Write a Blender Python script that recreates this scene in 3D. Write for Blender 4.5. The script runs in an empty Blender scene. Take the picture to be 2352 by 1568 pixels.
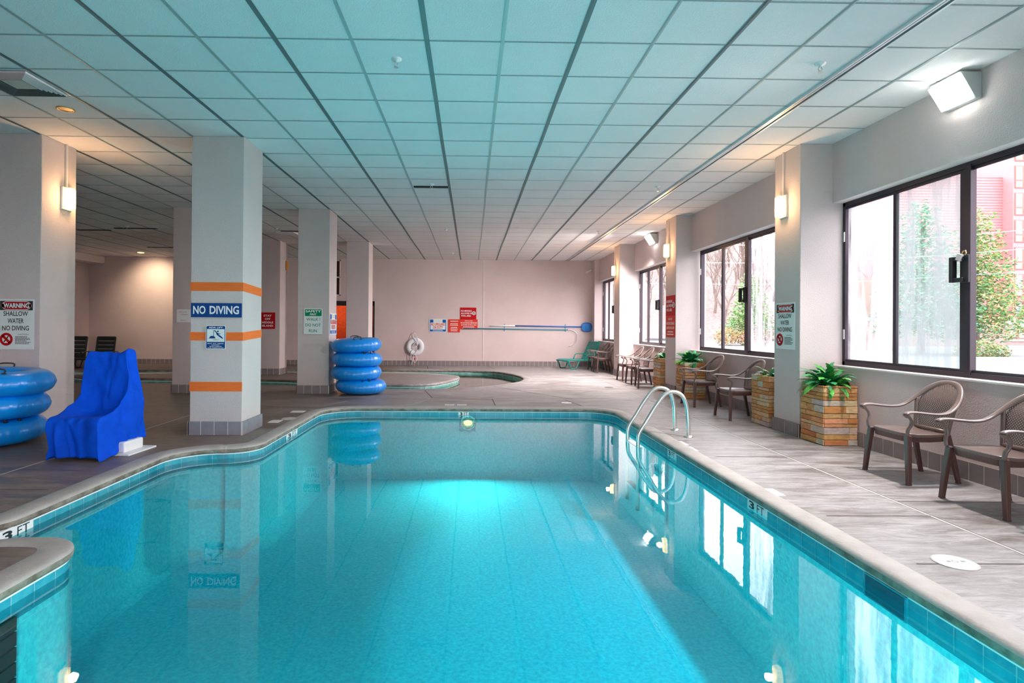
import bpy, bmesh, math, random
from mathutils import Vector, Matrix
R = math.radians
PI = math.pi
random.seed(7)
sc = bpy.context.scene
COL = sc.collection

# ---------------------------------------------------------------- camera
cam_d = bpy.data.cameras.new('camera')
cam = bpy.data.objects.new('camera', cam_d); COL.objects.link(cam)
cam_d.sensor_width = 36.0
cam_d.sensor_fit = 'HORIZONTAL'
cam_d.lens = 1293.275 * 36.0 / 2352.0
cam_d.shift_x = (1176 - 1102.458) / 2352.0
cam_d.shift_y = (745.272 - 784) / 2352.0
cam_d.clip_start = 0.05; cam_d.clip_end = 400
_y, _p, _r = R(.8949), R(.2265), R(.4191)
fwd = Vector((math.sin(_y) * math.cos(_p), math.cos(_y) * math.cos(_p), math.sin(_p)))
rgt = Vector((math.cos(_y), -math.sin(_y), 0)); upv = rgt.cross(fwd)
r2 = rgt * math.cos(_r) + upv * math.sin(_r); u2 = -rgt * math.sin(_r) + upv * math.cos(_r)
M = Matrix((r2, u2, -fwd)).transposed().to_4x4()
M.translation = Vector((0, 0, 1.3386))
cam.matrix_world = M
sc.camera = cam

# ---------------------------------------------------------------- world, exposure
w = bpy.data.worlds.new('sky'); sc.world = w; w.use_nodes = True
nt = w.node_tree; nt.nodes.clear()
o_ = nt.nodes.new('ShaderNodeOutputWorld'); bg = nt.nodes.new('ShaderNodeBackground')
tc = nt.nodes.new('ShaderNodeTexCoord'); sx = nt.nodes.new('ShaderNodeSeparateXYZ')
cr = nt.nodes.new('ShaderNodeValToRGB')
cr.color_ramp.elements[0].position = 0.0; cr.color_ramp.elements[0].color = (1, .93, .955, 1)
cr.color_ramp.elements[1].position = 1.0; cr.color_ramp.elements[1].color = (.93, .95, 1, 1)
nt.links.new(tc.outputs['Generated'], sx.inputs[0]); nt.links.new(sx.outputs['Z'], cr.inputs[0])
nt.links.new(cr.outputs[0], bg.inputs[0]); bg.inputs[1].default_value = 3.9
nt.links.new(bg.outputs[0], o_.inputs[0])
vs = sc.view_settings
vs.view_transform = 'Standard'; vs.look = 'None'; vs.gamma = 1; vs.use_curve_mapping = False
vs.exposure = 1.07
FLOOD = 54.0      # wall floodlight power
SCONCE = 7.5       # sconce power
POOL_W = 25.0     # underwater lamp power
cy = sc.cycles
cy.use_denoising = True
cy.max_bounces = 9; cy.diffuse_bounces = 5; cy.glossy_bounces = 3; cy.transmission_bounces = 4
cy.transparent_max_bounces = 16; cy.sample_clamp_indirect = 6; cy.caustics_reflective = False; cy.caustics_refractive = False

# ---------------------------------------------------------------- materials
def newmat(n):
    m = bpy.data.materials.new(n); m.use_nodes = True
    return m, m.node_tree, m.node_tree.nodes['Principled BSDF']
def N(nt, t, **kw):
    n = nt.nodes.new(t)
    for k, v in kw.items():
        if k == 'ins':
            for a, b in v.items(): n.inputs[a].default_value = b
        else: setattr(n, k, v)
    return n
def mat(n, c, rough=.6, metal=0, bump=0, bscale=60, var=0, vscale=3, stretch=(1, 1, 1), spec=.5, c2=None, trans=0, emit=None, estr=0, coat=0, detail=4):
    m, nt, b = newmat(n)
    b.inputs['Base Color'].default_value = (*c, 1); b.inputs['Roughness'].default_value = rough
    b.inputs['Metallic'].default_value = metal; b.inputs['Specular IOR Level'].default_value = spec
    if coat: b.inputs['Coat Weight'].default_value = coat
    if emit: b.inputs['Emission Color'].default_value = (*emit, 1); b.inputs['Emission Strength'].default_value = estr
    L = nt.links.new
    if bump or var or c2:
        tc = N(nt, 'ShaderNodeTexCoord'); mp = N(nt, 'ShaderNodeMapping'); mp.inputs['Scale'].default_value = stretch
        L(tc.outputs['Object'], mp.inputs[0])
    if bump:
        nz = N(nt, 'ShaderNodeTexNoise', ins={'Scale': bscale, 'Detail': 3}); bp = N(nt, 'ShaderNodeBump', ins={'Strength': bump, 'Distance': .01})
        L(mp.outputs[0], nz.inputs['Vector']); L(nz.outputs[0], bp.inputs['Height']); L(bp.outputs[0], b.inputs['Normal'])
    if var or c2:
        c2 = c2 or tuple(max(0, x * (1 - var)) for x in c)
        nz2 = N(nt, 'ShaderNodeTexNoise', ins={'Scale': vscale, 'Detail': detail, 'Roughness': .6}); rp = N(nt, 'ShaderNodeValToRGB')
        rp.color_ramp.elements[0].position = .35; rp.color_ramp.elements[1].position = .65
        rp.color_ramp.elements[0].color = (*c2, 1); rp.color_ramp.elements[1].color = (*c, 1)
        L(mp.outputs[0], nz2.inputs['Vector']); L(nz2.outputs[0], rp.inputs[0]); L(rp.outputs[0], b.inputs['Base Color'])
    return m
m_wall = mat('beige_stucco', (.70, .56, .545), .85, bump=.55, bscale=90, var=.06, vscale=1.2)
m_colm = mat('grey_stucco', (.65, .555, .54), .85, bump=.6, bscale=90, var=.05, vscale=1.5)
m_trim = mat('pale_sill', (.78, .70, .68), .6)
m_tile = mat('ceiling_tile', (.92, .86, .855), .8, bump=.5, bscale=110, var=.05, vscale=.9)
m_tee = mat('grey_tee', (.20, .24, .25), .55, metal=.3)
m_tee2 = mat('pale_tee', (.50, .53, .52), .5, metal=.2)
m_tee3 = mat('joint_tee', (.34, .38, .39), .6)
m_base = mat('taupe_tile', (.26, .215, .215), .45, var=.15, vscale=6)
m_baseg = mat('blue_grey_tile', (.27, .26, .30), .35, var=.15, vscale=6)
m_grout = mat('grout', (.62, .58, .56), .8)
m_white = mat('white_plastic', (.85, .85, .85), .4)
m_whitesign = mat('white_sign', (.74, .80, .78), .4)
m_black = mat('black', (.012, .012, .014), .5)
m_dark = mat('dark_void', (.01, .012, .014), .8)
m_frame = mat('dark_bronze', (.045, .032, .042), .45, metal=.4)
m_steel = mat('brushed_steel', (.72, .73, .70), .28, metal=.85)
m_alu = mat('aluminium', (.75, .75, .76), .35, metal=.7)
m_orange = mat('orange_paint', (.92, .19, .02), .7, c2=(.86, .15, .02), vscale=20, stretch=(.2, .2, 3))
m_blue_s = mat('sign_blue', (.003, .055, .23), .5, spec=.15)
m_blue_s2 = mat('sign_blue_bright', (.005, .10, .42), .5, spec=.15)
m_red_s = mat('sign_red', (.52, .004, .008), .5, spec=.15)
m_red_s2 = mat('sign_orange_red', (.72, .045, .025), .5, spec=.15)
m_green_s = mat('sign_green', (.0, .25, .11), .5, spec=.15)
m_teal_txt = mat('sign_teal_text', (.0, .22, .17), .4)
m_textred = mat('sign_red_text', (.70, .05, .04), .4)
m_tube = mat('tube_blue', (.0, .27, .82), .28, spec=.6, coat=.25)
m_cover = mat('cover_blue', (.0, .085, .74), .7, spec=.12, bump=.25, bscale=160, var=.18, vscale=5)
m_chair = mat('brown_resin', (.165, .112, .10), .30, spec=.7)
m_chairleg = mat('brown_resin_leg', (.10, .05, .045), .38)
m_teal = mat('teal_resin', (.0, .24, .20), .35)
m_dkgreen = mat('dark_green_resin', (.012, .028, .026), .4)
m_soil = mat('soil', (.05, .035, .02), .9)
m_mortar = mat('mortar', (.06, .035, .02), .9)
m_rope = mat('rope', (.80, .78, .85), .7)
m_ring = mat('ring_white', (.82, .82, .85), .5)
m_pole = mat('pole_blue', (.01, .12, .50), .35)
m_pole2 = mat('pole_teal', (.03, .27, .38), .35)
m_net = mat('net_blue', (.04, .26, .68), .6)
m_brick = mat('orange_brick', (.55, .10, .03), .7, c2=(.42, .07, .02), vscale=12)
m_brass = mat('brass', (.60, .40, .18), .35, metal=.8)

def m_deckf():
    m, nt, b = newmat('stained_concrete'); L = nt.links.new
    tc = N(nt, 'ShaderNodeTexCoord'); mp = N(nt, 'ShaderNodeMapping'); mp.inputs['Scale'].default_value = (.55, 2.2, 1)
    L(tc.outputs['Object'], mp.inputs[0])
    n1 = N(nt, 'ShaderNodeTexNoise', ins={'Scale': 2.2, 'Detail': 8, 'Roughness': .68, 'Distortion': .8})
    L(mp.outputs[0], n1.inputs['Vector'])
    rp = N(nt, 'ShaderNodeValToRGB'); e = rp.color_ramp.elements
    e[0].position = .34; e[0].color = (.17, .14, .125, 1); e[1].position = .64; e[1].color = (.42, .395, .40, 1)
    e.new(.47).color = (.30, .275, .27, 1)
    L(n1.outputs[0], rp.inputs[0])
    mp2 = N(nt, 'ShaderNodeMapping'); mp2.inputs['Scale'].default_value = (1.1, 6.5, 1); L(tc.outputs['Object'], mp2.inputs[0])
    n5 = N(nt, 'ShaderNodeTexNoise', ins={'Scale': 2.6, 'Detail': 10, 'Roughness': .75, 'Distortion': 1.6}); L(mp2.outputs[0], n5.inputs['Vector'])
    m5 = N(nt, 'ShaderNodeMapRange', ins={'From Min': .36, 'From Max': .60, 'To Min': .62, 'To Max': 1.08}); L(n5.outputs[0], m5.inputs[0])
    sc5 = N(nt, 'ShaderNodeVectorMath', operation='SCALE'); L(rp.outputs[0], sc5.inputs[0]); L(m5.outputs[0], sc5.inputs['Scale'])
    # darker, browner concrete on the left half of the hall
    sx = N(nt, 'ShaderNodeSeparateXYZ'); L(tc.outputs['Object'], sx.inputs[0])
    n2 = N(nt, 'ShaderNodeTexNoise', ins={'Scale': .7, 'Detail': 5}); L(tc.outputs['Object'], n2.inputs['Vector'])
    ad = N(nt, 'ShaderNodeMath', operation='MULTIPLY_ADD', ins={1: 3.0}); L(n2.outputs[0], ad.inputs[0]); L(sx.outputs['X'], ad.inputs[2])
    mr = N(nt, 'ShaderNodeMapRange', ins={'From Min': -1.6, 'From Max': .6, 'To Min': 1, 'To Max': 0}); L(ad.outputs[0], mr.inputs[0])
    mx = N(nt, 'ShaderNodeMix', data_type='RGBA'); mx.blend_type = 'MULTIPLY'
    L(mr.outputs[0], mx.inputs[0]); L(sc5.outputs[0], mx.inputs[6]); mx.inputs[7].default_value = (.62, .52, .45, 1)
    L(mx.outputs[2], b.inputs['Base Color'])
    rr = N(nt, 'ShaderNodeMapRange', ins={'From Min': .3, 'From Max': .7, 'To Min': .32, 'To Max': .62}); L(n1.outputs[0], rr.inputs[0])
    L(rr.outputs[0], b.inputs['Roughness'])
    n3 = N(nt, 'ShaderNodeTexNoise', ins={'Scale': 55, 'Detail': 3}); L(tc.outputs['Object'], n3.inputs['Vector'])
    bp = N(nt, 'ShaderNodeBump', ins={'Strength': .12, 'Distance': .01}); L(n3.outputs[0], bp.inputs['Height']); L(bp.outputs[0], b.inputs['Normal'])
    return m
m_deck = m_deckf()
m_coping = mat('coping_concrete', (.45, .42, .40), .6, c2=(.36, .325, .305), vscale=4, bump=.3, bscale=60, detail=8)
m_lip = mat('painted_shade_lip', (.36, .30, .24), .7, c2=(.13, .105, .075), vscale=9, bump=.5, bscale=70, detail=8)  # mottled dark brown stands in for shade on the coping lip
m_joint = mat('joint_dark', (.10, .085, .08), .8)
m_jointl = mat('joint_pale', (.50, .47, .455), .8)
m_plaster = mat('pool_plaster', (.34, .98, 1.0), .7, c2=(.12, .70, .84), vscale=32, bump=.3, bscale=30, detail=8)
m_rplaster = mat('river_plaster', (.10, .50, .40), .7, c2=(.05, .40, .32), vscale=10)
m_tgrout = mat('tile_grout', (.20, .46, .52), .7)
m_band = mat('aqua_tile', (.05, .38, .47), .2, c2=(.02, .28, .38), vscale=9)

m_band2 = mat('green_tile', (.30, .55, .50), .2, c2=(.10, .36, .31), vscale=9)
def m_water(n, tint, bump):
    m = bpy.data.materials.new(n); m.use_nodes = True; nt = m.node_tree; nt.nodes.clear(); L = nt.links.new
    out = N(nt, 'ShaderNodeOutputMaterial'); mx = N(nt, 'ShaderNodeMixShader'); tr = N(nt, 'ShaderNodeBsdfTransparent'); gl = N(nt, 'ShaderNodeBsdfGlossy')
    tr.inputs[0].default_value = (*tint, 1); gl.inputs['Roughness'].default_value = .0; gl.inputs['Color'].default_value = (1, 1, 1, 1)
    fr = N(nt, 'ShaderNodeFresnel', ins={'IOR': 1.35})
    tc = N(nt, 'ShaderNodeTexCoord'); n1 = N(nt, 'ShaderNodeTexNoise', ins={'Scale': 3.5, 'Detail': 3}); bp = N(nt, 'ShaderNodeBump', ins={'Strength': bump, 'Distance': .02})
    L(tc.outputs['Object'], n1.inputs['Vector']); L(n1.outputs[0], bp.inputs['Height'])
    L(bp.outputs[0], gl.inputs['Normal']); L(bp.outputs[0], fr.inputs['Normal'])
    L(fr.outputs[0], mx.inputs[0]); L(tr.outputs[0], mx.inputs[1]); L(gl.outputs[0], mx.inputs[2]); L(mx.outputs[0], out.inputs[0])
    return m
m_pwater = m_water('pool_water', (.07, .80, .955), .03)
m_rwater = m_water('river_water', (.28, .86, .76), .03)

def m_glass(n, fog, lo=.45, hi=.62, sx_=9, tint=(.98, .99, 1), fc=(.30, .31, .32)):
    """window glass with streaks of condensation running down it"""
    m = bpy.data.materials.new(n); m.use_nodes = True; nt = m.node_tree; nt.nodes.clear(); L = nt.links.new
    out = N(nt, 'ShaderNodeOutputMaterial'); tr = N(nt, 'ShaderNodeBsdfTransparent'); tr.inputs[0].default_value = (*tint, 1)
    gl = N(nt, 'ShaderNodeBsdfGlossy'); gl.inputs['Roughness'].default_value = .02
    m1 = N(nt, 'ShaderNodeMixShader'); m1.inputs[0].default_value = .05; L(tr.outputs[0], m1.inputs[1]); L(gl.outputs[0], m1.inputs[2])
    if fog:
        tl = N(nt, 'ShaderNodeBsdfTranslucent'); tl.inputs[0].default_value = (*fc, 1)
        tc = N(nt, 'ShaderNodeTexCoord'); mp = N(nt, 'ShaderNodeMapping'); mp.inputs['Scale'].default_value = (1, sx_, .55); L(tc.outputs['Object'], mp.inputs[0])
        n1 = N(nt, 'ShaderNodeTexNoise', ins={'Scale': 1.6, 'Detail': 7, 'Roughness': .62}); L(mp.outputs[0], n1.inputs['Vector'])
        mr = N(nt, 'ShaderNodeMapRange', ins={'From Min': lo, 'From Max': hi, 'To Min': .04, 'To Max': fog}); L(n1.outputs[0], mr.inputs[0])
        m2 = N(nt, 'ShaderNodeMixShader'); L(mr.outputs[0], m2.inputs[0]); L(m1.outputs[0], m2.inputs[1]); L(tl.outputs[0], m2.inputs[2]); L(m2.outputs[0], out.inputs[0])
    else: L(m1.outputs[0], out.inputs[0])
    return m
g_clear = m_glass('clear_glass', .0)
g_lite = m_glass('streaked_glass', .75, .42, .66, 7)
g_fog = m_glass('fogged_glass', .62, .30, .60, 5, (.88, .97, .96))
g_wet = m_glass('wet_glass', .72, .42, .66, 4, fc=(.46, .44, .47))

def m_vcol(n, rough=.8, bump=.4, bscale=40, mixn=.25):
    m, nt, b = newmat(n); L = nt.links.new
    at = N(nt, 'ShaderNodeAttribute', attribute_name='Col'); tc = N(nt, 'ShaderNodeTexCoord')
    n1 = N(nt, 'ShaderNodeTexNoise', ins={'Scale': 14, 'Detail': 5}); mp = N(nt, 'ShaderNodeMapping'); mp.inputs['Scale'].default_value = (1, 1, 3)
    L(tc.outputs['Object'], mp.inputs[0]); L(mp.outputs[0], n1.inputs['Vector'])
    mr = N(nt, 'ShaderNodeMapRange', ins={'From Min': .3, 'From Max': .7, 'To Min': 1 - mixn, 'To Max': 1 + mixn * .6}); L(n1.outputs[0], mr.inputs[0])
    mx = N(nt, 'ShaderNodeVectorMath', operation='SCALE'); L(at.outputs['Color'], mx.inputs[0]); L(mr.outputs[0], mx.inputs['Scale']); L(mx.outputs[0], b.inputs['Base Color'])
    b.inputs['Roughness'].default_value = rough
    n2 = N(nt, 'ShaderNodeTexNoise', ins={'Scale': bscale, 'Detail': 4}); L(tc.outputs['Object'], n2.inputs['Vector'])
    bp = N(nt, 'ShaderNodeBump', ins={'Strength': bump, 'Distance': .01}); L(n2.outputs[0], bp.inputs['Height']); L(bp.outputs[0], b.inputs['Normal'])
    return m
m_stone = m_vcol('ledge_stone', .75, .7)
m_leaf = m_vcol('leaf_green', .42, .1, 30, .2)
m_foliage = m_vcol('foliage', .7, .2, 10, .3)

# ---------------------------------------------------------------- mesh builder
class MB:
    def __init__(s): s.v = []; s.f = []; s.c = []
    def add(s, vs, fs, col=None):
        b = len(s.v); s.v += [tuple(x) for x in vs]
        s.f += [tuple(i + b for i in f) for f in fs]; s.c += [col] * len(fs)
    def box(s, a, b, col=None):
        x0, y0, z0 = a; x1, y1, z1 = b
        s.add([(x0, y0, z0), (x1, y0, z0), (x1, y1, z0), (x0, y1, z0), (x0, y0, z1), (x1, y0, z1), (x1, y1, z1), (x0, y1, z1)],
              [(0, 3, 2, 1), (4, 5, 6, 7), (0, 1, 5, 4), (1, 2, 6, 5), (2, 3, 7, 6), (3, 0, 4, 7)], col)
    def obox(s, c, ex, ey, ez, col=None):
        c = Vector(c); ex, ey, ez = Vector(ex), Vector(ey), Vector(ez)
        P = [c + ex * i + ey * j + ez * k for k in (-1, 1) for j in (-1, 1) for i in (-1, 1)]
        s.add(P, [(0, 2, 3, 1), (4, 5, 7, 6), (0, 1, 5, 4), (1, 3, 7, 5), (3, 2, 6, 7), (2, 0, 4, 6)], col)
    def tube(s, pts, r, n=8, r2=None, cap=True, col=None, normal=None, closed=False):
        """sweep an ellipse; r along the binormal, r2 along the normal"""
        pts = [Vector(p) for p in pts]; m = len(pts); rr = r if isinstance(r, (list, tuple)) else [r] * m
        r2s = rr if r2 is None else (r2 if isinstance(r2, (list, tuple)) else [r2] * m)
        vs = []; prev = None
        for i, p in enumerate(pts):
            if closed: t = (pts[(i + 1) % m] - pts[i - 1]).normalized()
            else: t = (pts[min(i + 1, m - 1)] - pts[max(i - 1, 0)]).normalized()
            if normal is not None:
                nn = Vector(normal[i] if isinstance(normal, list) else normal)
            elif prev is None:
                nn = Vector((0, 0, 1)) if abs(t.z) < .9 else Vector((1, 0, 0))
            else: nn = prev
            nn = (nn - t * nn.dot(t)); nn = nn.normalized() if nn.length > 1e-6 else t.orthogonal().normalized()
            prev = nn; bb = t.cross(nn)
            for k in range(n):
                a = 2 * PI * k / n + PI / n
                vs.append(p + bb * math.cos(a) * rr[i] + nn * math.sin(a) * r2s[i])
        fs = []
        for i in range(m if closed else m - 1):
            for k in range(n):
                j = (i + 1) % m
                fs.append((i * n + k, i * n + (k + 1) % n, j * n + (k + 1) % n, j * n + k))
        if cap and not closed: fs += [tuple(reversed(range(n))), tuple((m - 1) * n + k for k in range(n))]
        s.add(vs, fs, col)
    def cyl(s, a, b, r, n=16, r2=None, col=None):
        s.tube([a, b], [r, r if r2 is None else r2], n, col=col)
    def grid(s, P, closed_u=False, closed_v=False, col=None):
        nu = len(P); nv = len(P[0]); vs = [p for row in P for p in row]; fs = []
        for i in range(nu if closed_u else nu - 1):
            for j in range(nv if closed_v else nv - 1):
                a = i * nv + j; b_ = i * nv + (j + 1) % nv; i2 = (i + 1) % nu
                fs.append((a, b_, i2 * nv + (j + 1) % nv, i2 * nv + j))
        s.add(vs, fs, col)
    def lathe(s, prof, c=(0, 0, 0), n=24, col=None):
        s.grid([[(c[0] + r * math.cos(2 * PI * k / n), c[1] + r * math.sin(2 * PI * k / n), c[2] + z) for k in range(n)] for r, z in prof], closed_v=True, col=col)
    def disc(s, c, r, n=24, axis='z', col=None, ry=None):
        ry = ry or r; P = []
        for k in range(n):
            a = 2 * PI * k / n; u, v = r * math.cos(a), ry * math.sin(a)
            P.append((c[0] + u, c[1] + v, c[2]) if axis == 'z' else ((c[0] + u, c[1], c[2] + v) if axis == 'y' else (c[0], c[1] + u, c[2] + v)))
        s.add(P, [tuple(range(n))], col)
    def build(s, name, m, parent=None, smooth=False, bevel=0, loc=None, seg=2, subsurf=0, fixn=True):
        me = bpy.data.meshes.new(name); me.from_pydata(s.v, [], s.f); me.update()
        if any(c is not None for c in s.c):
            ca = me.color_attributes.new('Col', 'FLOAT_COLOR', 'CORNER'); k = 0
            for i, f in enumerate(s.f):
                c = s.c[i] or (.5, .5, .5)
                for _ in f: ca.data[k].color = (*c, 1); k += 1
        if fixn:
            bm = bmesh.new(); bm.from_mesh(me); bmesh.ops.recalc_face_normals(bm, faces=bm.faces); bm.to_mesh(me); bm.free()
        if m: me.materials.append(m)
        o = bpy.data.objects.new(name, me); COL.objects.link(o)
        if parent is not None: o.parent = parent
        if loc: o.location = loc
        if smooth:
            for p in me.polygons: p.use_smooth = True
        if bevel:
            b = o.modifiers.new('bevel', 'BEVEL'); b.width = bevel; b.segments = seg; b.limit_method = 'ANGLE'; b.angle_limit = R(40)
        if subsurf:
            b = o.modifiers.new('sub', 'SUBSURF'); b.levels = subsurf; b.render_levels = subsurf
        return o

def empty(name, loc=(0, 0, 0), rz=0):
    o = bpy.data.objects.new(name, None); COL.objects.link(o); o.location = loc; o.rotation_euler = (0, 0, rz); o.empty_display_size = .1
    return o
def tag(o, label=None, cat=None, group=None, kind=None):
    if label: o['label'] = label
    if cat: o['category'] = cat
    if group: o['group'] = group
    if kind: o['kind'] = kind
    return o
def thing(name, label, cat, loc=(0, 0, 0), rz=0, group=None):
    return tag(empty(name, loc, rz), label, cat, group)
def copy_tree(o, parent=None):
    kids = [c for c in COL.objects if c.parent == o]
    c = o.copy(); COL.objects.link(c)
    if parent is not None: c.parent = parent
    for k in kids: copy_tree(k, c)
    return c
def struct(o): o['kind'] = 'structure'; return o

def crom(pts, n=6, closed=False):
    pts = [Vector(p) for p in pts]; m = len(pts); out = []
    for i in range(m if closed else m - 1):
        if closed: p0, p1, p2, p3 = pts[i - 1], pts[i], pts[(i + 1) % m], pts[(i + 2) % m]
        else: p0, p1, p2, p3 = pts[max(i - 1, 0)], pts[i], pts[i + 1], pts[min(i + 2, m - 1)]
        for k in range(n):
            t = k / n
            out.append(.5 * ((2 * p1) + (-p0 + p2) * t + (2 * p0 - 5 * p1 + 4 * p2 - p3) * t * t + (-p0 + 3 * p1 - 3 * p2 + p3) * t ** 3))
    if not closed: out.append(pts[-1])
    return out
def roundpoly(cs, seg=8):
    """cs: (x, y, radius) corners, counter-clockwise"""
    out = []; n = len(cs)
    for i in range(n):
        p = Vector(cs[i][:2]); a = (Vector(cs[i - 1][:2]) - p).normalized(); b = (Vector(cs[(i + 1) % n][:2]) - p).normalized(); r = cs[i][2]
        ang = a.angle(b); d = r / math.tan(ang / 2); c = p + (a + b).normalized() * (r / math.sin(ang / 2))
        s_, e_ = p + a * d - c, p + b * d - c
        a0 = math.atan2(s_.y, s_.x); a1 = math.atan2(e_.y, e_.x); da = (a1 - a0 + PI) % (2 * PI) - PI
        for k in range(seg + 1):
            t = a0 + da * k / seg; out.append(Vector((c.x + r * math.cos(t), c.y + r * math.sin(t))))
    return out
def densify(poly, step=.4):
    out = []; n = len(poly)
    for i in range(n):
        a, b = poly[i], poly[(i + 1) % n]; k = max(1, int((b - a).length / step))
        for j in range(k): out.append(a + (b - a) * j / k)
    return out
def offset(poly, d):
    out = []; n = len(poly)
    for i in range(n):
        t = (poly[(i + 1) % n] - poly[i - 1])
        if t.length < 1e-9: t = poly[(i + 1) % n] - poly[i]
        t.normalize(); out.append(poly[i] + Vector((t.y, -t.x)) * d)
    return out
def sweep(poly, prof):
    mb = MB(); mb.grid([[(q.x, q.y, z) for q in offset(poly, d)] for d, z in prof], closed_v=True); return mb
def fill(polys, z, name, m, parent=None):
    """flat area bounded by the first loop, the others being holes"""
    cu = bpy.data.curves.new(name, 'CURVE'); cu.dimensions = '2D'; cu.fill_mode = 'BOTH'
    for P in polys:
        sp = cu.splines.new('POLY'); sp.points.add(len(P) - 1); sp.use_cyclic_u = True
        for i, q in enumerate(P): sp.points[i].co = (q[0], q[1], 0, 1)
    t = bpy.data.objects.new('tmp', cu); COL.objects.link(t); bpy.context.view_layer.update()
    dg = bpy.context.evaluated_depsgraph_get(); me = bpy.data.meshes.new_from_object(t.evaluated_get(dg)); bpy.data.objects.remove(t)
    for v in me.vertices: v.co.z = z
    bm = bmesh.new(); bm.from_mesh(me)
    bmesh.ops.remove_doubles(bm, verts=bm.verts, dist=1e-4)
    for f in bm.faces:
        if f.normal.z < 0: f.normal_flip()
    bm.to_mesh(me); bm.free(); me.name = name
    me.materials.clear(); me.materials.append(m); o = bpy.data.objects.new(name, me); COL.objects.link(o)
    if parent is not None: o.parent = parent
    return o

# ---------------------------------------------------------------- lettering and signs
_tc = {}
def glyphs(s, bold=0.0):
    k = (s, bold)
    if k in _tc: return _tc[k]
    cu = bpy.data.curves.new('t', 'FONT'); cu.body = s; cu.offset = bold; cu.resolution_u = 3
    t = bpy.data.objects.new('tmp', cu); COL.objects.link(t); bpy.context.view_layer.update()
    dg = bpy.context.evaluated_depsgraph_get(); me = bpy.data.meshes.new_from_object(t.evaluated_get(dg)); bpy.data.objects.remove(t)
    v = [(p.co.x, p.co.y) for p in me.vertices]; f = [tuple(p.vertices) for p in me.polygons]
    x0, x1 = min(a for a, _ in v), max(a for a, _ in v); y0, y1 = min(b for _, b in v), max(b for _, b in v)
    v = [((a - x0) / (x1 - x0), (b - y0) / max(1e-6, y1 - y0)) for a, b in v]
    _tc[k] = (v, f); return _tc[k]
class Sign:
    """flat sign laid out in its own (u, v) metres, origin bottom-left, facing along n"""
    def __init__(s, name, label, org, u, w, h, n, cat='sign', thick=.006, base=m_whitesign, rad=0.0, group=None):
        s.u = Vector(u); s.n = Vector(n); s.w = w; s.h = h; s.th = thick; s.L = {}
        s.root = thing(name, label, cat, org, 0, group)
        mb = MB(); s._pl(mb, s._rr(0, 0, w, h, rad), 0, thick); mb.build('panel', base, s.root)
    def P(s, a, b, d): return s.u * a + Vector((0, 0, 1)) * b + s.n * d
    def _rr(s, x0, y0, x1, y1, r):
        if r <= 0: return [(x0, y0), (x1, y0), (x1, y1), (x0, y1)]
        out = []
        for cx, cy_, a0 in ((x1 - r, y0 + r, -90), (x1 - r, y1 - r, 0), (x0 + r, y1 - r, 90), (x0 + r, y0 + r, 180)):
            for k in range(6): a = R(a0 + 18 * k); out.append((cx + r * math.cos(a), cy_ + r * math.sin(a)))
        return out
    def _pl(s, mb, pts, d0, d1):
        n = len(pts); vs = [s.P(a, b, d0) for a, b in pts] + [s.P(a, b, d1) for a, b in pts]
        mb.add(vs, [tuple(range(n, 2 * n)), tuple(reversed(range(n)))] + [(i, (i + 1) % n, n + (i + 1) % n, n + i) for i in range(n)])
    def layer(s, nm, m): 
        k = (nm, m.name)
        if k not in s.L: s.L[k] = (MB(), m)
        return s.L[k][0]
    def rect(s, nm, m, x0, y0, x1, y1, r=0, lvl=1):
        s._pl(s.layer(nm, m), s._rr(x0 * s.w, y0 * s.h, x1 * s.w, y1 * s.h, r), s.th, s.th + .0012 * lvl)
    def poly(s, nm, m, pts, lvl=1): s._pl(s.layer(nm, m), [(a * s.w, b * s.h) for a, b in pts], s.th, s.th + .0012 * lvl)
    def text(s, nm, m, t, x0, y0, x1, y1, bold=.012, lvl=2):
        v, f = glyphs(t, bold)
        s.layer(nm, m).add([s.P((x0 + a * (x1 - x0)) * s.w, (y0 + b * (y1 - y0)) * s.h, s.th + .0012 * lvl) for a, b in v], f)
    def ring(s, nm, m, cx, cy_, r, t, lvl=2, slash=True):
        mb = s.layer(nm, m); n = 28; c = (cx * s.w, cy_ * s.h); d = s.th + .0012 * lvl
        vs = []
        for k in range(n):
            a = 2 * PI * k / n
            for q in (r - t, r): vs.append(s.P(c[0] + q * math.cos(a), c[1] + q * math.sin(a), d))
        mb.add(vs, [(2 * k, 2 * k + 1, (2 * k + 3) % (2 * n), (2 * k + 2) % (2 * n)) for k in range(n)])
        if slash:
            q = (r - t * .5) * .7071; e = t * .36
            mb.add([s.P(c[0] - q - e, c[1] + q - e, d), s.P(c[0] - q + e, c[1] + q + e, d), s.P(c[0] + q + e, c[1] - q + e, d), s.P(c[0] + q - e, c[1] - q - e, d)], [(0, 1, 2, 3)])
    def bars(s, nm, m, x0, x1, y0, y1, k, seed=1, center=False):
        rnd = random.Random(seed); hh = (y1 - y0) / k
        for i in range(k):
            wd = (x1 - x0) * rnd.uniform(.7, 1); a = (x0 + x1 - wd) / 2 if center else x0
            y = y1 - hh * (i + .75); x = a
            while x < a + wd:
                l = min(rnd.uniform(.03, .09), a + wd - x)
                s.rect(nm, m, x, y, x + l * .85, y + hh * .42, lvl=1.5); x += l
    def done(s):
        for (nm, _), (mb, m) in s.L.items(): mb.build(nm.split('#')[0], m, s.root, fixn=False)
        return s.root

# ================================================================ SETTING
CZ = 3.6394; T = .6096; X0 = -.3746; Y0 = 4.5268
YB = 19.34; YS = -5.2; XL = -13.0; XW = 4.47; XO = 4.78
WZ = -.125
RY = [(2.72, 3.32), (6.91, 7.50), (11.40, 12.0), (15.40, 16.0)]       # columns along the window wall
RX = [4.07, 4.07, 4.16, 4.07]
H0, H1 = .89, 2.905

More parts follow.
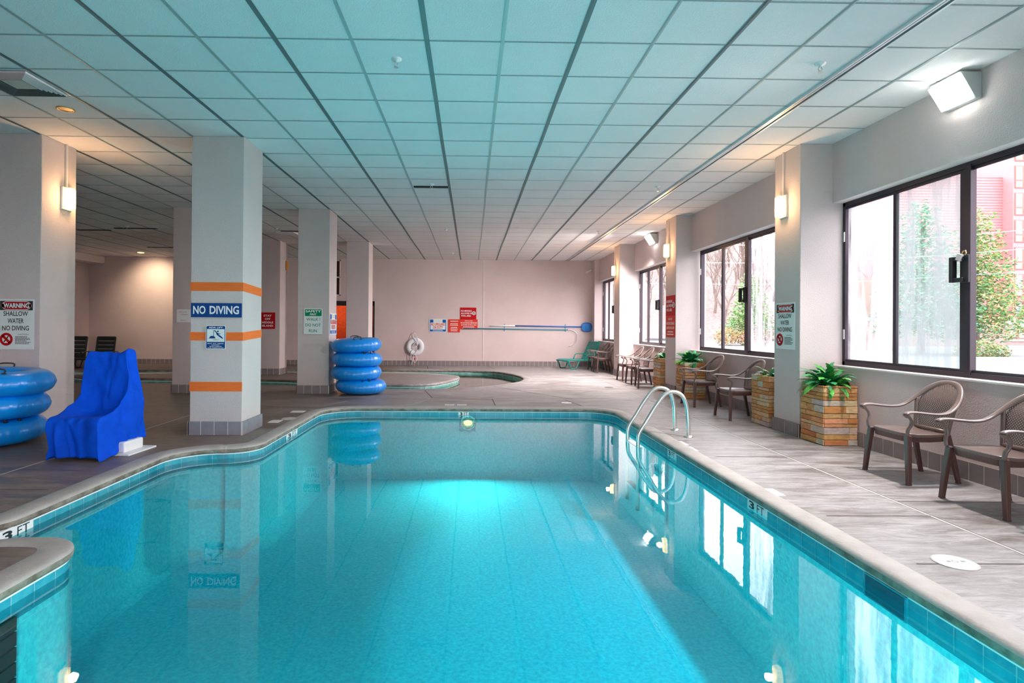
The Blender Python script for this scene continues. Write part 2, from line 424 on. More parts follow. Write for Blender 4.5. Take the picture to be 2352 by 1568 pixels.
pool = densify(roundpoly([(2.30, 1.0, .3), (2.30, 9.33, .5), (-2.36, 9.33, .55), (-2.36, 6.2, .36), (-3.13, 6.2, .45), (-3.13, 3.72, .28), (-4.1, 3.72, .3), (-4.1, 1.7, .3), (-3.06, 1.7, .27), (-3.06, 3.6, .29), (-2.36, 3.6, .29), (-2.36, 1.0, .3)]), .5)
river = [Vector(p[:2]) for p in crom([(.35, 17.28, 0), (1.15, 16.1, 0), (1.38, 14.9, 0), (1.16, 13.84, 0), (.5, 12.92, 0), (-.39, 12.22, 0), (-1.5, 12.0, 0), (-2.6, 12.2, 0), (-4.3, 12.7, 0), (-6.8, 12.95, 0), (-9.5, 13.0, 0), (-11.6, 13.1, 0), (-12.2, 14.6, 0), (-11.7, 16.2, 0), (-9.6, 16.7, 0), (-7.6, 17.1, 0), (-5.0, 17.35, 0), (-2.4, 17.45, 0)], 6, True)]
isle = [Vector(p[:2]) for p in crom([(-.32, 14.8, 0), (-.5, 15.6, 0), (-1.4, 16.3, 0), (-2.9, 16.42, 0), (-5.0, 16.42, 0), (-7.4, 16.1, 0), (-9.3, 15.6, 0), (-10.4, 15.0, 0), (-9.6, 14.35, 0), (-7.4, 14.1, 0), (-5.0, 14.0, 0), (-3.3, 13.45, 0), (-2.0, 13.02, 0), (-.9, 13.3, 0)], 6, True)]
def ccw(P):
    a = sum(P[i].x * P[(i + 1) % len(P)].y - P[(i + 1) % len(P)].x * P[i].y for i in range(len(P)))
    return P if a > 0 else list(reversed(P))
pool, river, isle = ccw(pool), ccw(river), ccw(isle)
CW = .17
outer = [(XL, YS), (XO, YS), (XO, YB + .05), (XL, YB + .05)]
fl = empty('floor'); struct(fl)
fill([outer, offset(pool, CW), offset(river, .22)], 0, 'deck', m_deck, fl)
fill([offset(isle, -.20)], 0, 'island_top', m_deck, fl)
jd = MB(); jl = MB()
def joint(mb, a, b, w_=.010):
    a, b = Vector((*a, 0)), Vector((*b, 0)); d = (b - a).normalized(); n = Vector((-d.y, d.x, 0)) * w_
    mb.add([a + n + Vector((0, 0, .0015)), b + n + Vector((0, 0, .0015)), b - n + Vector((0, 0, .0015)), a - n + Vector((0, 0, .0015))], [(0, 1, 2, 3)])
joint(jl, (3.32, -1), (3.32, 12.5), .012); joint(jd, (3.335, -1), (3.335, 18.2), .004)
for y in (1.9, 3.19, 4.01, 5.85, 8.5, 10.4, 12.3, 14.7, 17.2): joint(jd, (2.56, y), (3.32, y), .006)
for y in (4.35, 6.2, 8.6, 11.0, 13.2): joint(jd, (3.34, y), (4.46, y - .02), .005)
joint(jd, (-.98, 11.9), (-.72, 10.6)); joint(jl, (-.75, 10.5), (-1.0, 9.6)); joint(jd, (.4, 10.45), (.42, 9.6)); joint(jd, (.48, 12.7), (1.9, 10.5)); joint(jd, (1.75, 10.4), (1.9, 9.6))
joint(jl, (-4.15, 1), (-4.15, 11.5), .012); joint(jd, (-5.9, 9.3), (-2.65, 9.3), .006); joint(jl, (-2.2, 10.1), (-2.45, 9.4)); joint(jd, (-13, 8.6), (-4.2, 8.6), .006)
for x0_, x1_ in ((-6.5, -3.4),): joint(jd, (x0_, 4.6), (x1_, 4.6), .006)
joint(jd, (-1.5, 19.3), (-1.35, 17.8)); joint(jd, (.55, 19.3), (.75, 17.8)); joint(jd, (2.2, 19.3), (2.4, 18.2)); joint(jl, (-2.9, 3.4), (-2.45, 2.5), .008)
jd.build('joint', m_joint, fl, fixn=False); jl.build('pale_joint', m_jointl, fl, fixn=False)

def walls():
    # back wall with the doorway and the high window
    bw = empty('wall_back'); struct(bw); mb = MB(); y0, y1 = YB, YB + .25
    dx0, dx1, dz = -4.95, -3.31, 2.19; wx0, wx1, wz0, wz1 = -5.35, -4.48, 2.37, 3.60
    mb.box((XL - .2, y0, 0), (wx0, y1, CZ)); mb.box((wx0, y0, wz1), (wx1, y1, CZ)); mb.box((wx0, y0, dz), (wx1, y1, wz0)); mb.box((wx0, y0, 0), (dx0, y1, dz))
    mb.box((wx1, y0, dz), (dx1, y1, CZ)); mb.box((dx1, y0, 0), (XO, y1, CZ)); mb.build('masonry', m_wall, bw)
    mb = MB(); mb.box((.405, y0 - .012, .165), (.43, y0, CZ)); mb.build('wall_seam', m_trim, bw)
    mb = MB(); mb.box((1.0, y0 - .003, .0), (1.0, y0, 0))
    # doorway room
    d = empty('door_1'); struct(d); mb = MB()
    mb.box((dx0 - .6, y1 + 1.9, 0), (dx1 + .6, y1 + 2.0, 2.6)); mb.box((dx0 - .7, y1, 0), (dx0 - .6, y1 + 2, 2.6)); mb.box((dx1 + .6, y1, 0), (dx1 + .7, y1 + 2, 2.6)); mb.box((dx0 - .7, y1, 2.6), (dx1 + .7, y1 + 2, 2.7))
    mb.build('brick_passage', m_brick, d)
    mb = MB(); mb.box((dx0 - .7, y1 - .3, -.02), (dx1 + .7, y1 + 2, .001)); mb.build('passage_floor', m_deck, d)
    mb = MB()
    for a, b in (((dx0, y0 - .01, dz - .16), (dx1, y0 + .1, dz)), ((dx0, y0 - .01, 0), (dx0 + .05, y0 + .1, dz)), ((dx1 - .05, y0 - .01, 0), (dx1, y0 + .1, dz))): mb.box(a, b)
    mb.build('door_frame', m_black, d)
    li = bpy.data.lights.new('passage_lamp', 'POINT'); li.energy = 16; li.color = (1, .55, .25); li.shadow_soft_size = .1
    lo = bpy.data.objects.new('passage_light', li); COL.objects.link(lo); lo.location = (-5.05, y1 + .9, 1.9); lo.parent = d
    w_ = empty('window_5'); struct(w_); mb = MB(); mb.box((wx0, y0 + .1, wz0), (wx1, y0 + .13, wz1)); mb.build('pane', mat('brown_pane', (.10, .025, .015), .25), w_)
    mb = MB()
    for x in (wx0, -4.92, wx1 - .04): mb.box((x, y0 - .01, wz0), (x + .04, y0 + .1, wz1))
    for z in (wz0, 2.98, wz1 - .04): mb.box((wx0, y0 - .01, z), (wx1, y0 + .1, z + .04))
    mb.build('window_frame', m_trim, w_)
    # left and south walls
    wl = MB(); wl.box((XL - .2, YS, 0), (XL, YB, CZ)); struct(wl.build('wall_left', m_wall))
    cv = MB(); cv.box((XL, 10, 3.38), (XL + .55, YB, CZ)); struct(cv.build('trim_1', m_trim, bevel=.05))
    ws = empty('wall_front'); struct(ws); mb = MB()
    mb.box((XL, YS - .2, 0), (XO, YS, .6)); mb.box((XL, YS - .2, 3.2), (XO, YS, CZ))
    for i in range(8): x = XL + i * 2.5; mb.box((x, YS - .2, .6), (min(x + (.35 if i % 2 else 2.5), XO), YS, 3.2))
    mb.build('masonry', m_wall, ws)
    # window wall, bay by bay
    wr = empty('wall_right'); struct(wr); mb = MB(); sl = MB()
    bays = [(YS, -1.4), (-.8, 2.72), (3.32, 6.91), (7.50, 11.40), (12.0, 15.40)]
    for a, b in bays:
        mb.box((XW, a, 0), (XO, b, H0)); mb.box((XW, a, H1), (XO, b, CZ)); sl.box((XW - .012, a, H0 - .006), (XO - .1, b, H0 + .010))
        sl.box((XW + .001, a, H1 - .004), (XO - .1, b, H1 + .001))
    mb.box((XW - .4, -1.4, 0), (XO, -.8, CZ))
    mb.box((4.32, 16.0, 0), (XO, 19.0, H0)); mb.box((4.32, 16.0, H1), (XO, 19.0, CZ)); sl.box((4.308, 16.0, H0 - .006), (XO - .1, 19.0, H0 + .01)); sl.box((4.32, 16, H1 - .004), (XO - .1, 19, H1 + .001))
    mb.build('masonry', m_wall, wr); sl.build('sill', m_trim, wr)
    pl = MB(); pl.box((4.16, 18.95, 0), (XO, YB, CZ)); struct(pl.build('trim_2', m_wall))
walls()

def baseboard(mbT, mbG, a, b, nrm, h=.165, t=.02, tile=.152):
    """run of upright tiles from a to b standing off the wall along nrm"""
    a, b, nrm = Vector((*a, 0)), Vector((*b, 0)), Vector((*nrm, 0)); L = (b - a).length; d = (b - a) / L; k = max(1, round(L / tile)); s = L / k
    mbG.obox(a + d * L / 2 + nrm * (t * .4) + Vector((0, 0, h / 2 - .002)), d * L / 2, nrm * (t * .4), Vector((0, 0, h / 2 - .002)))
    for i in range(k): mbT.obox(a + d * (i + .5) * s + nrm * t / 2 + Vector((0, 0, h / 2)), d * (s / 2 - .005), nrm * t / 2, Vector((0, 0, h / 2)))
for nm, runs in (('baseboard_back', [((XL, YB), (-4.95, YB), (0, -1)), ((-3.31, YB), (4.16, YB), (0, -1))]), ('baseboard_left', [((XL, 6), (XL, YB), (1, 0))]),
                 ('baseboard_right', [((XW, a), (XW, b), (-1, 0)) for a, b in ((-.8, 2.72), (3.32, 6.91), (7.5, 11.4), (12.0, 15.4))] + [((4.32, 16.0), (4.32, 18.95), (-1, 0)), ((4.16, 18.95), (4.16, YB), (-1, 0))])):
    a_, g_ = MB(), MB()
    for r_ in runs: baseboard(a_, g_, *r_)
    bb = empty(nm); struct(bb); a_.build('tile_row', m_base, bb, bevel=.002, seg=1); g_.build('grout', m_grout, bb)

# ceiling with its grid
ce = empty('ceiling'); struct(ce)
mb = MB(); mb.box((XL - .2, YS - .2, CZ), (XO, YB + .25, CZ + .2)); mb.build('ceiling_tile', m_tile, ce)
a_, b_, c_ = MB(), MB(), MB()
rnd = random.Random(3)
for i in range(-21, 9):
    if i == 6: continue
    x = X0 + i * T; mb = a_ if i % 2 == 0 else b_; hw = .021 if i % 2 == 0 else .015
    if x > XW - .05: continue
    pts = []
    y = YS
    while y < YB:
        pts.append((x + rnd.uniform(-.006, .006), y)); y += T * 2
    pts.append((x, YB))
    for (xa, ya), (xb, yb) in zip(pts[:-1], pts[1:]):
        mb.add([(xa - hw, ya, CZ - .004), (xa + hw, ya, CZ - .004), (xb + hw, yb, CZ - .004), (xb - hw, yb, CZ - .004)], [(0, 1, 2, 3)])
        mb.add([(xa - hw * .35, ya, CZ - .009), (xa + hw * .35, ya, CZ - .009), (xb + hw * .35, yb, CZ - .009), (xb - hw * .35, yb, CZ - .009)], [(0, 1, 2, 3)])
for j in range(-15, 25):
    y = Y0 + j * T
    for i in range(-21, 9):
        xa = X0 + i * T; xb = min(xa + T, XW); h = rnd.uniform(-.006, .006)
        if xa > XW - .05: continue
        c_.add([(xa, y - .008 + h, CZ - .003), (xb, y - .008 + h, CZ - .003), (xb, y + .008 + h, CZ - .003), (xa, y + .008 + h, CZ - .003)], [(0, 1, 2, 3)])
for mb, nm, m in ((a_, 'main_tee', m_tee), (b_, 'pale_tee', m_tee2), (c_, 'cross_tee', m_tee3)): mb.build(nm, m, ce, fixn=False)
d_ = MB()
for cx, cyy, l in ((-.68, 9.27, .56), (-9.24, 13.9, .8), (-8.05, 13.6, 1.0), (-9.2, 16.9, .9), (-4.40, 13.8, .5), (-7.6, 18.6, 1.6)): d_.box((cx - l / 2, cyy - .045, CZ - .012), (cx + l / 2, cyy + .045, CZ - .001))
d_.build('open_slot', m_dark, ce)
# the double track running the length of the hall
tr = MB(); x = X0 + 6 * T
tr.box((x - .045, YS, CZ - .03), (x - .028, YB, CZ)); tr.box((x + .028, YS, CZ - .03), (x + .045, YB, CZ)); tr.box((x - .010, YS, CZ - .022), (x + .010, YB, CZ))
to = tr.build('ceiling_track', m_alu); tag(to, 'long pale double metal track running along the ceiling near the windows', 'track')
md = MB(); md.box((x - .028, YS, CZ - .004), (x + .028, YB, CZ - .001)); md.build('track_slot', m_tee, to)

# ================================================================ COLUMNS
def column(x0, x1, y0, y1, label, face=None, group='square stucco columns', gm=m_colm, bt=m_base):
    t = thing('column', label, 'column', (x0, y0, 0), 0, group); w_, d_ = x1 - x0, y1 - y0
    mb = MB(); mb.box((0, 0, 0), (w_, d_, CZ)); mb.build('shaft', gm, t, bevel=.008)
    a, g = MB(), MB()
    baseboard(a, g, (-.02, 0), (w_ + .0, 0), (0, -1)); baseboard(a, g, (w_, -.02), (w_, d_ + .02), (1, 0)) if x1 < 3 else None
    baseboard(a, g, (0, -.02), (0, d_ + .02), (-1, 0))
    if x1 < 3: baseboard(a, g, (0, d_), (w_, d_), (0, 1))
    a.build('tile_base', bt, t, bevel=.002, seg=1); g.build('grout', m_grout, t)
    return t
c1 = column(-3.418, -2.785, 6.91, 7.52, 'nearest square stucco column with three orange stripes and a blue NO DIVING sign', bt=m_baseg)
c2 = column(-3.42, -2.80, 11.14, 11.74, 'square stucco column behind the ring stack, with a green safety sign on it')
c3 = column(-3.41, -2.80, 15.40, 16.0, 'square stucco column standing on the island in front of the dark doorway')
c0 = column(-5.84, -5.22, 6.90, 7.50, 'leftmost square stucco column with a lit sconce, behind the left ring stack')
cb = column(-5.86, -5.24, 11.14, 11.74, 'square stucco column with a white paper taped to it, behind the striped column')
cc = column(-5.81, -5.20, 15.38, 15.98, 'square stucco column with a red stay-off-island sign, standing on the island')
RL = ['near square column against the window wall, outside the view', 'nearest square column of the window wall, with a warning sign and lit sconce', 'middle square column of the window wall, with a tall red sign', 'farthest square column of the window wall, with a lit sconce and no sign']
for i, (y0, y1) in enumerate(RY): 
    if i: column(RX[i], XO, y0, y1, RL[i])
mb = MB(); mb.box((RX[0], 2.72, 0), (XO, 3.32, CZ)); struct(mb.build('trim_3', m_colm))
mb = MB()
for z0, z1 in ((.530, .645), (1.148, 1.25), (1.752, 1.858)):
    mb = MB(); mb.box((-.004, -.004, z0), (.633 + (.003 if z0 > .6 else -.001), .0, z1))
    if z0 > 1: mb.add([(.637, 0, z0), (.637, .61, z0 + (-.035 if z0 > 1.6 else .03)), (.637, .61, z1 + (-.035 if z0 > 1.6 else .03)), (.637, 0, z1)], [(0, 1, 2, 3)])
    mb.build('orange_stripe', m_orange, c1, fixn=False)

# ================================================================ WINDOWS
def window(n, ya, yb, xf, bars, handle_y, gl, lock=False):
    """bars: [(y0, y1)...] uprights from far to near; panes lie between them"""
    t = empty('window_%d' % n); struct(t); z0, z1 = H0 + .01, H1
    mb = MB(); f = .075
    mb.box((xf, ya, z0), (xf + f, yb, z0 + .05)); mb.box((xf, ya, z1 - .055), (xf + f, yb, z1)); mb.box((xf, yb - .05, z0), (xf + f, yb, z1)); mb.box((xf, ya, z0), (xf + f, ya + .05, z1))
    mb.box((xf + .012, ya, z0 + .05), (xf + .03, yb, z0 + .075)); mb.box((xf + .012, ya, z1 - .085), (xf + .03, yb, z1 - .055))
    for a, b in bars:
        if b - a > .1: mb.box((xf - .012, a, z0 + .03), (xf + .05, a + (b - a) * .45, z1 - .03)); mb.box((xf + .01, a + (b - a) * .5, z0 + .03), (xf + f, b, z1 - .03))
        else: mb.box((xf + .01, a, z0 + .03), (xf + .05, b, z1 - .03))
    mb.build('window_frame', m_frame, t, bevel=.003, seg=1)
    ed = [yb - .05] + [q for a, b in bars for q in (b, a)] + [ya + .05]
    for k in range(0, len(ed), 2):
        y1, y0 = ed[k], ed[k + 1]; mb = MB(); mb.box((xf + .036, y0, z0 + .05), (xf + .040, y1, z1 - .055)); mb.build('pane', gl[min(k // 2, len(gl) - 1)], t)
    mb = MB(); hy = handle_y
    mb.box((xf - .05, hy - .02, 1.79), (xf - .01, hy + .12, 1.83)); mb.box((xf - .05, hy - .02, 1.99), (xf - .01, hy + .12, 2.03)); mb.box((xf - .06, hy + .08, 1.79), (xf - .01, hy + .12, 2.03)); mb.box((xf - .03, hy - .06, 1.78), (xf - .01, hy + .02, 2.04))
    h = mb.build('latch', m_black, t, bevel=.004, seg=1)
    mb = MB()
    for z in (1.22, 2.42): mb.box((xf - .006, yb - .045, z), (xf, yb - .02, z + .12))
    mb.build('hinge', m_alu, t)
    if lock:
        l = thing('padlock', 'small brass padlock hanging from the latch of the nearest window', 'padlock', (xf - .05, hy - .01, 2.0))
        mb = MB(); mb.obox((0, .02, .02), (.012, 0, 0), (0, .025, .010), (0, -.012, .03)); mb.build('lock_body', m_alu, l, bevel=.004)
        mb = MB(); mb.tube([(0, .0, .04), (0, -.02, .07), (0, -.045, .075), (0, -.05, .05), (0, -.035, .035)], .006, 6); mb.build('shackle', m_brass, l, smooth=True)
    return t
window(1, 3.32, 6.91, 4.60, [(6.044, 6.09), (5.11, 5.245), (4.15, 4.19)], 5.17, [g_wet, g_fog, g_clear, g_lite], True)
window(2, 7.50, 11.31, 4.62, [(10.29, 10.36), (9.31, 9.476), (8.35, 8.39)], 9.43, [g_clear, g_clear, g_wet, g_lite])
window(3, 12.0, 15.40, 4.62, [(14.65, 14.75), (13.67, 13.83), (12.75, 12.8)], 13.78, [g_clear, g_clear, g_clear, g_clear])
window(4, 16.0, 18.95, 4.45, [(18.2, 18.29), (17.3, 17.44)], 17.4, [g_clear, g_clear, g_clear])
window(6, -.8, 2.72, 4.62, [(1.0, 1.05)], .6, [g_clear])  # unseen bays behind the camera, added to let in more daylight
window(7, YS, -1.4, 4.62, [(-3.0, -2.95)], -3.4, [g_clear])
t = empty('window_8'); struct(t)  # unseen windows added in the south wall for frontal fill light
for i in (1, 3, 5):
    x = XL + i * 2.5 + .35; mb = MB(); mb.box((x, YS - .12, .6), (x + 2.15, YS - .115, 3.2)); mb.build('pane', g_clear, t)
mb = MB()
for i in (1, 3, 5):
    x = XL + i * 2.5 + .35
    for a, b in (((x, YS - .14, .6), (x + 2.15, YS - .08, .66)), ((x, YS - .14, 3.14), (x + 2.15, YS - .08, 3.2)), ((x + 1.05, YS - .14, .6), (x + 1.1, YS - .08, 3.2))): mb.box(a, b)
mb.build('window_frame', m_frame, t)

# ================================================================ POOLS
def marker(x, y, z, u, n, s, parent, w_=.30, h=.09, num='3'):
    u, n = Vector(u), Vector(n); o = empty('depth_marker', (x, y, z)); o.parent = parent
    mb = MB(); mb.obox(n * .004, u * w_ / 2, n * .004, Vector((0, 0, h / 2))); mb.build('white_tile', m_white, o)
    for tx, x0, x1, bb in ((num, -.40, -.12, .03), ('FT', .02, .38, .0)):
        v, f = glyphs(tx, bb); mb = MB(); mb.add([u * (x0 + a * (x1 - x0)) * w_ + Vector((0, 0, (b - .5) * h * .7)) + n * .0095 for a, b in v], f); mb.build('numeral', m_black, o, fixn=False)
def band(poly, d, sgn, t, m=None):
    mb = sweep(poly, [(d * sgn, -.07), (d * sgn, -.215)]); nf = len(mb.f); P = offset(poly, (d - .002) * sgn); n = len(P); acc = 0
    for i in range(n):
        a, b = P[i], P[(i + 1) % n]; L = (b - a).length; dd = (b - a).normalized() if L > 0 else Vector((1, 0)); s = acc
        while s < L:
            q = a + dd * s; mb.add([(q.x - dd.x * .003, q.y - dd.y * .003, -.08), (q.x + dd.x * .003, q.y + dd.y * .003, -.08), (q.x + dd.x * .003, q.y + dd.y * .003, -.20), (q.x - dd.x * .003, q.y - dd.y * .003, -.20)], [(0, 1, 2, 3)]); s += .155
        acc = s - L
    o = mb.build('tile_band', m or m_band, t, fixn=False); o.data.materials.append(m_tgrout)
    for i in range(nf, len(mb.f)): o.data.polygons[i].material_index = 1
def basin(name, label, poly, depth, plaster, coping_in, watermat, wname, wlabel, hole=None):
    t = thing(name, label, 'pool')
    cp = sweep(poly, [(-.003, -.020), (.002, -.010), (.014, -.002), (.035, .004), (.09, .006), (coping_in - .01, .004), (coping_in + .02, -.004)])
    cp.build('coping', m_deck if hole else m_coping, t, smooth=True)
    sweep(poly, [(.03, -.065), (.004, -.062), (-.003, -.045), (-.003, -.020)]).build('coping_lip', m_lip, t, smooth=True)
    sweep(poly, [(.022, -.064), (.016, -.066), (.016, -.078), (.022, -.080)]).build('white_edge', m_white, t)
    band(poly, .020, 1, t, m_band2 if hole else m_band)
    sweep(poly, [(.022, -.20), (.022, -depth + .15), (-.03, -depth + .04), (-.15, -depth)]).build('basin_wall', plaster, t, smooth=True)
    loops = [offset(poly, -.14)]
    if hole:
        loops.append(offset(hole, .02))
    fill(loops, -depth, 'basin_floor', plaster, t)
    wl = [offset(poly, .018)]
    if hole: wl.append(offset(hole, -.018))
    o = fill(wl, WZ, wname, watermat); tag(o, wlabel, 'water')
    return t
pt = basin('swimming_pool', 'large swimming pool with pale rounded coping in the foreground', pool, 1.15, m_plaster, CW, m_pwater, 'pool_water', 'turquoise water filling the large foreground pool, mirroring windows and columns')
rt = basin('lazy_river', 'curved lazy river channel around the concrete island at the back', river, .80, m_rplaster, .22, m_rwater, 'river_water', 'shallow green water in the curved channel around the island', isle)
it_ = thing('island_wall', 'oval concrete island rim in the middle of the lazy river', 'island')
isr = list(isle)
sweep(isr, [(-.03, -.065), (-.004, -.062), (.002, -.045), (.002, -.022), (-.012, -.004), (-.035, .004), (-.09, .006), (-.20, .004)]).build('coping', m_deck, it_, smooth=True)
sweep(isr, [(-.016, -.064), (-.016, -.08)]).build('white_edge', m_white, it_); band(isr, .020, -1, it_, m_band2)
sweep(isr, [(-.022, -.2), (-.022, -.8)]).build('basin_wall', m_rplaster, it_)
marker(2.318, 4.507, -.105, (0, -1, 0), (-1, 0, 0), 1, pt); marker(2.318, 6.43, -.105, (0, -1, 0), (-1, 0, 0), 1, pt, .26, .085)
marker(-3.15, 3.96, -.105, (0, 1, 0), (1, 0, 0), 1, pt, .30, .09); marker(-.113, 9.35, -.105, (1, 0, 0), (0, -1, 0), 1, pt, .17, .075)
marker(-1.15, 13.17, -.105, (.94, .34, 0), (.34, -.94, 0), 1, it_, .22, .07); marker(-2.38, 7.54, -.105, (0, 1, 0), (1, 0, 0), 1, pt, .45, .08)
# skimmer mouth in the right wall
sk = empty('skimmer', (2.318, 3.10, -.13)); sk.parent = pt
mb = MB(); mb.box((-.012, -.16, -.08), (0, .16, .055)); mb.build('skimmer_frame', m_band, sk); mb = MB(); mb.box((-.016, -.145, -.07), (-.012, .145, .045)); mb.build('skimmer_mouth', mat('skimmer_dark', (.01, .09, .14), .5), sk)
# dark slotted return grille on the near side wall
gr = empty('grille', (-2.378, 2.93, -.44)); gr.parent = pt
mb = MB()
for k in range(6): mb.box((0, -.055, -.22 + k * .08), (.016, .055, -.15 + k * .08))
mb.build('grille_slot', m_dark, gr)
# underwater lamps
def poollamp(x, y, z, n, pw):
    o = empty('underwater_lamp', (x, y, z)); o.parent = pt; n = Vector(n)
    u = Vector((-n.y, n.x, 0)); mb = MB(); P = []
    for k in range(20): a = 2 * PI * k / 20; P.append(n * .022 + u * .07 * math.cos(a) + Vector((0, 0, .045 * math.sin(a))))
    mb.add(P, [tuple(range(20))]); mb.build('lens', mat('warm_lens', (1, .8, .5), .4, emit=(1, .055, .012), estr=24), o, fixn=False)
    mb = MB(); P2 = [[n * d + u * r * math.cos(2 * PI * k / 20) + Vector((0, 0, r * math.sin(2 * PI * k / 20))) for k in range(20)] for d, r in ((.0, .13), (.02, .13), (.02, .10), (.01, .10))]
    mb.grid(P2, closed_v=True); mb.build('lamp_ring', m_steel, o, smooth=True)
    li = bpy.data.lights.new('underwater_lamp', 'AREA'); li.shape = 'DISK'; li.size = .2; li.energy = pw; li.color = (1, .9, .75); li.spread = R(170)
    lo = bpy.data.objects.new('lamp_light', li); COL.objects.link(lo); lo.parent = o; lo.location = n * .05
    lo.rotation_euler = n.to_track_quat('-Z', 'Y').to_euler()
poollamp(-.04, 9.345, -.25, (0, -1, 0), POOL_W * 1.3)
poollamp(-1.4, .985, -.5, (0, 1, 0), POOL_W); poollamp(1.2, .985, -.5, (0, 1, 0), POOL_W)  # two unseen lamps added on the near wall to brighten the pool

# lids and depth plates let into the deck
def lid(x, y, r, label):
    t = thing('deck_plate', label, 'lid', (x, y, .0), 0)
    mb = MB(); mb.lathe([(0, .006), (r * .93, .006), (r, .004), (r, 0)], n=32); mb.build('cover_plate', m_white, t, smooth=False)
    mb = MB(); mb.lathe([(r, .0045), (r + .008, .003), (r + .008, 0)], n=32); mb.build('rim', m_jointl, t)
    mb = MB(); mb.box((-.045, -.008, .006), (-.025, .008, .0075)); mb.box((.035, -.008, .006), (.06, .008, .0075)); mb.lathe([(.012, .0075), (.017, .0075)], n=14); mb.build('finger_hole', m_tee, t)
lid(2.80, 3.21, .105, 'round white skimmer lid in the right-hand deck nearest the camera'); lid(1.70, 9.975, .09, 'round white skimmer lid in the deck at the far end of the pool')
def plate(x, y, wx, wy, label, rz=0):
    t = thing('depth_plate', label, 'floor tile', (x, y, 0), rz); mb = MB(); mb.box((-wx / 2, -wy / 2, 0), (wx / 2, wy / 2, .003)); mb.build('tile', m_white, t)
    mb = MB()
    for k in range(5): mb.box((-wx * .38 + k * wx * .16, -wy * .2, .003), (-wx * .38 + k * wx * .16 + wx * .1, wy * .25, .0035))
    mb.build('faded_print', m_grout, t)
plate(2.43, 6.52, .15, .22, 'white depth tile in the deck beside the ladder, the farther of the pair'); plate(2.42, 6.22, .15, .22, 'white depth tile in the deck beside the ladder, the nearer of the pair')
plate(2.46, 4.58, .15, .2, 'single white depth tile in the right-hand deck between the ladder and the round lid'); plate(-.36, 9.65, .16, .1, 'white depth tile at the far end of the pool, left of the pair'); plate(-.15, 9.65, .16, .1, 'white depth tile at the far end of the pool, right of the pair')
plate(-2.68, 8.8, .2, .16, 'pale depth tile in the deck left of the pool, nearest the ring stack'); plate(-2.72, 7.9, .15, .2, 'pale depth tile in the deck beside the striped column')
t = thing('deck_plate', 'round pale lid in the deck right behind the striped column', 'lid', (-2.60, 8.14, 0)); mb = MB(); mb.lathe([(0, .005), (.11, .004), (.115, 0)], n=28); mb.build('cover_plate', m_jointl, t)
t = thing('floor_drain', 'small round dark drain in the deck in front of the three chairs', 'drain', (3.1, 12.6, 0)); mb = MB(); mb.lathe([(0, .003), (.1, .003), (.105, 0)], n=24); mb.build('grate', m_joint, t)

# pool ladder: two rails and treads
ld = thing('pool_ladder', 'stainless steel grab rail ladder with two looped rails at the right pool edge', 'ladder', (0, 0, 0))
for y in (7.36, 6.90):
    P = crom([(2.685, y, 0), (2.68, y, .2), (2.665, y, .36), (2.61, y, .50), (2.51, y, .555), (2.40, y, .53), (2.28, y, .38), (2.17, y, .20), (2.09, y, .07), (2.065, y, -.02), (2.062, y, -.2), (2.062, y, -.9)], 6)
    mb = MB(); mb.tube(P, .024, 12); mb.build('rail', m_steel, ld, smooth=True)
    mb = MB(); mb.lathe([(.024, .022), (.045, .018), (.055, .004), (.055, 0)], (2.685, y, 0), 20); mb.build('flange', m_steel, ld, smooth=True)
for z in (-.15, -.42, -.69): mb = MB(); mb.box((2.04, 6.9, z), (2.13, 7.36, z + .03)); mb.build('tread', m_white, ld, bevel=.006)

# ================================================================ CHAIRS
def make_mesh_mat():
    m, nt, b = newmat('woven_panel'); L = nt.links.new
    b.inputs['Base Color'].default_value = (.13, .085, .075, 1); b.inputs['Roughness'].default_value = .4
    tc = N(nt, 'ShaderNodeTexCoord'); mp = N(nt, 'ShaderNodeMapping'); mp.inputs['Rotation'].default_value = (R(45), 0, 0); L(tc.outputs['Object'], mp.inputs[0])
    sx = N(nt, 'ShaderNodeSeparateXYZ'); L(mp.outputs[0], sx.inputs[0])
    mn = None
    for ax in ('Y', 'Z'):
        a = N(nt, 'ShaderNodeMath', operation='MULTIPLY', ins={1: 2 * PI / .017}); L(sx.outputs[ax], a.inputs[0])
        s_ = N(nt, 'ShaderNodeMath', operation='SINE'); L(a.outputs[0], s_.inputs[0])
        g = N(nt, 'ShaderNodeMath', operation='GREATER_THAN', ins={1: .05}); L(s_.outputs[0], g.inputs[0])
        if mn: k = N(nt, 'ShaderNodeMath', operation='MULTIPLY'); L(mn.outputs[0], k.inputs[0]); L(g.outputs[0], k.inputs[1]); mn = k
        else: mn = g
    tr = N(nt, 'ShaderNodeBsdfTransparent'); mx = N(nt, 'ShaderNodeMixShader'); out = nt.nodes['Material Output']
    L(mn.outputs[0], mx.inputs[0]); L(b.outputs[0], mx.inputs[1]); L(tr.outputs[0], mx.inputs[2]); L(mx.outputs[0], out.inputs[0])
    return m
m_weave = make_mesh_mat()
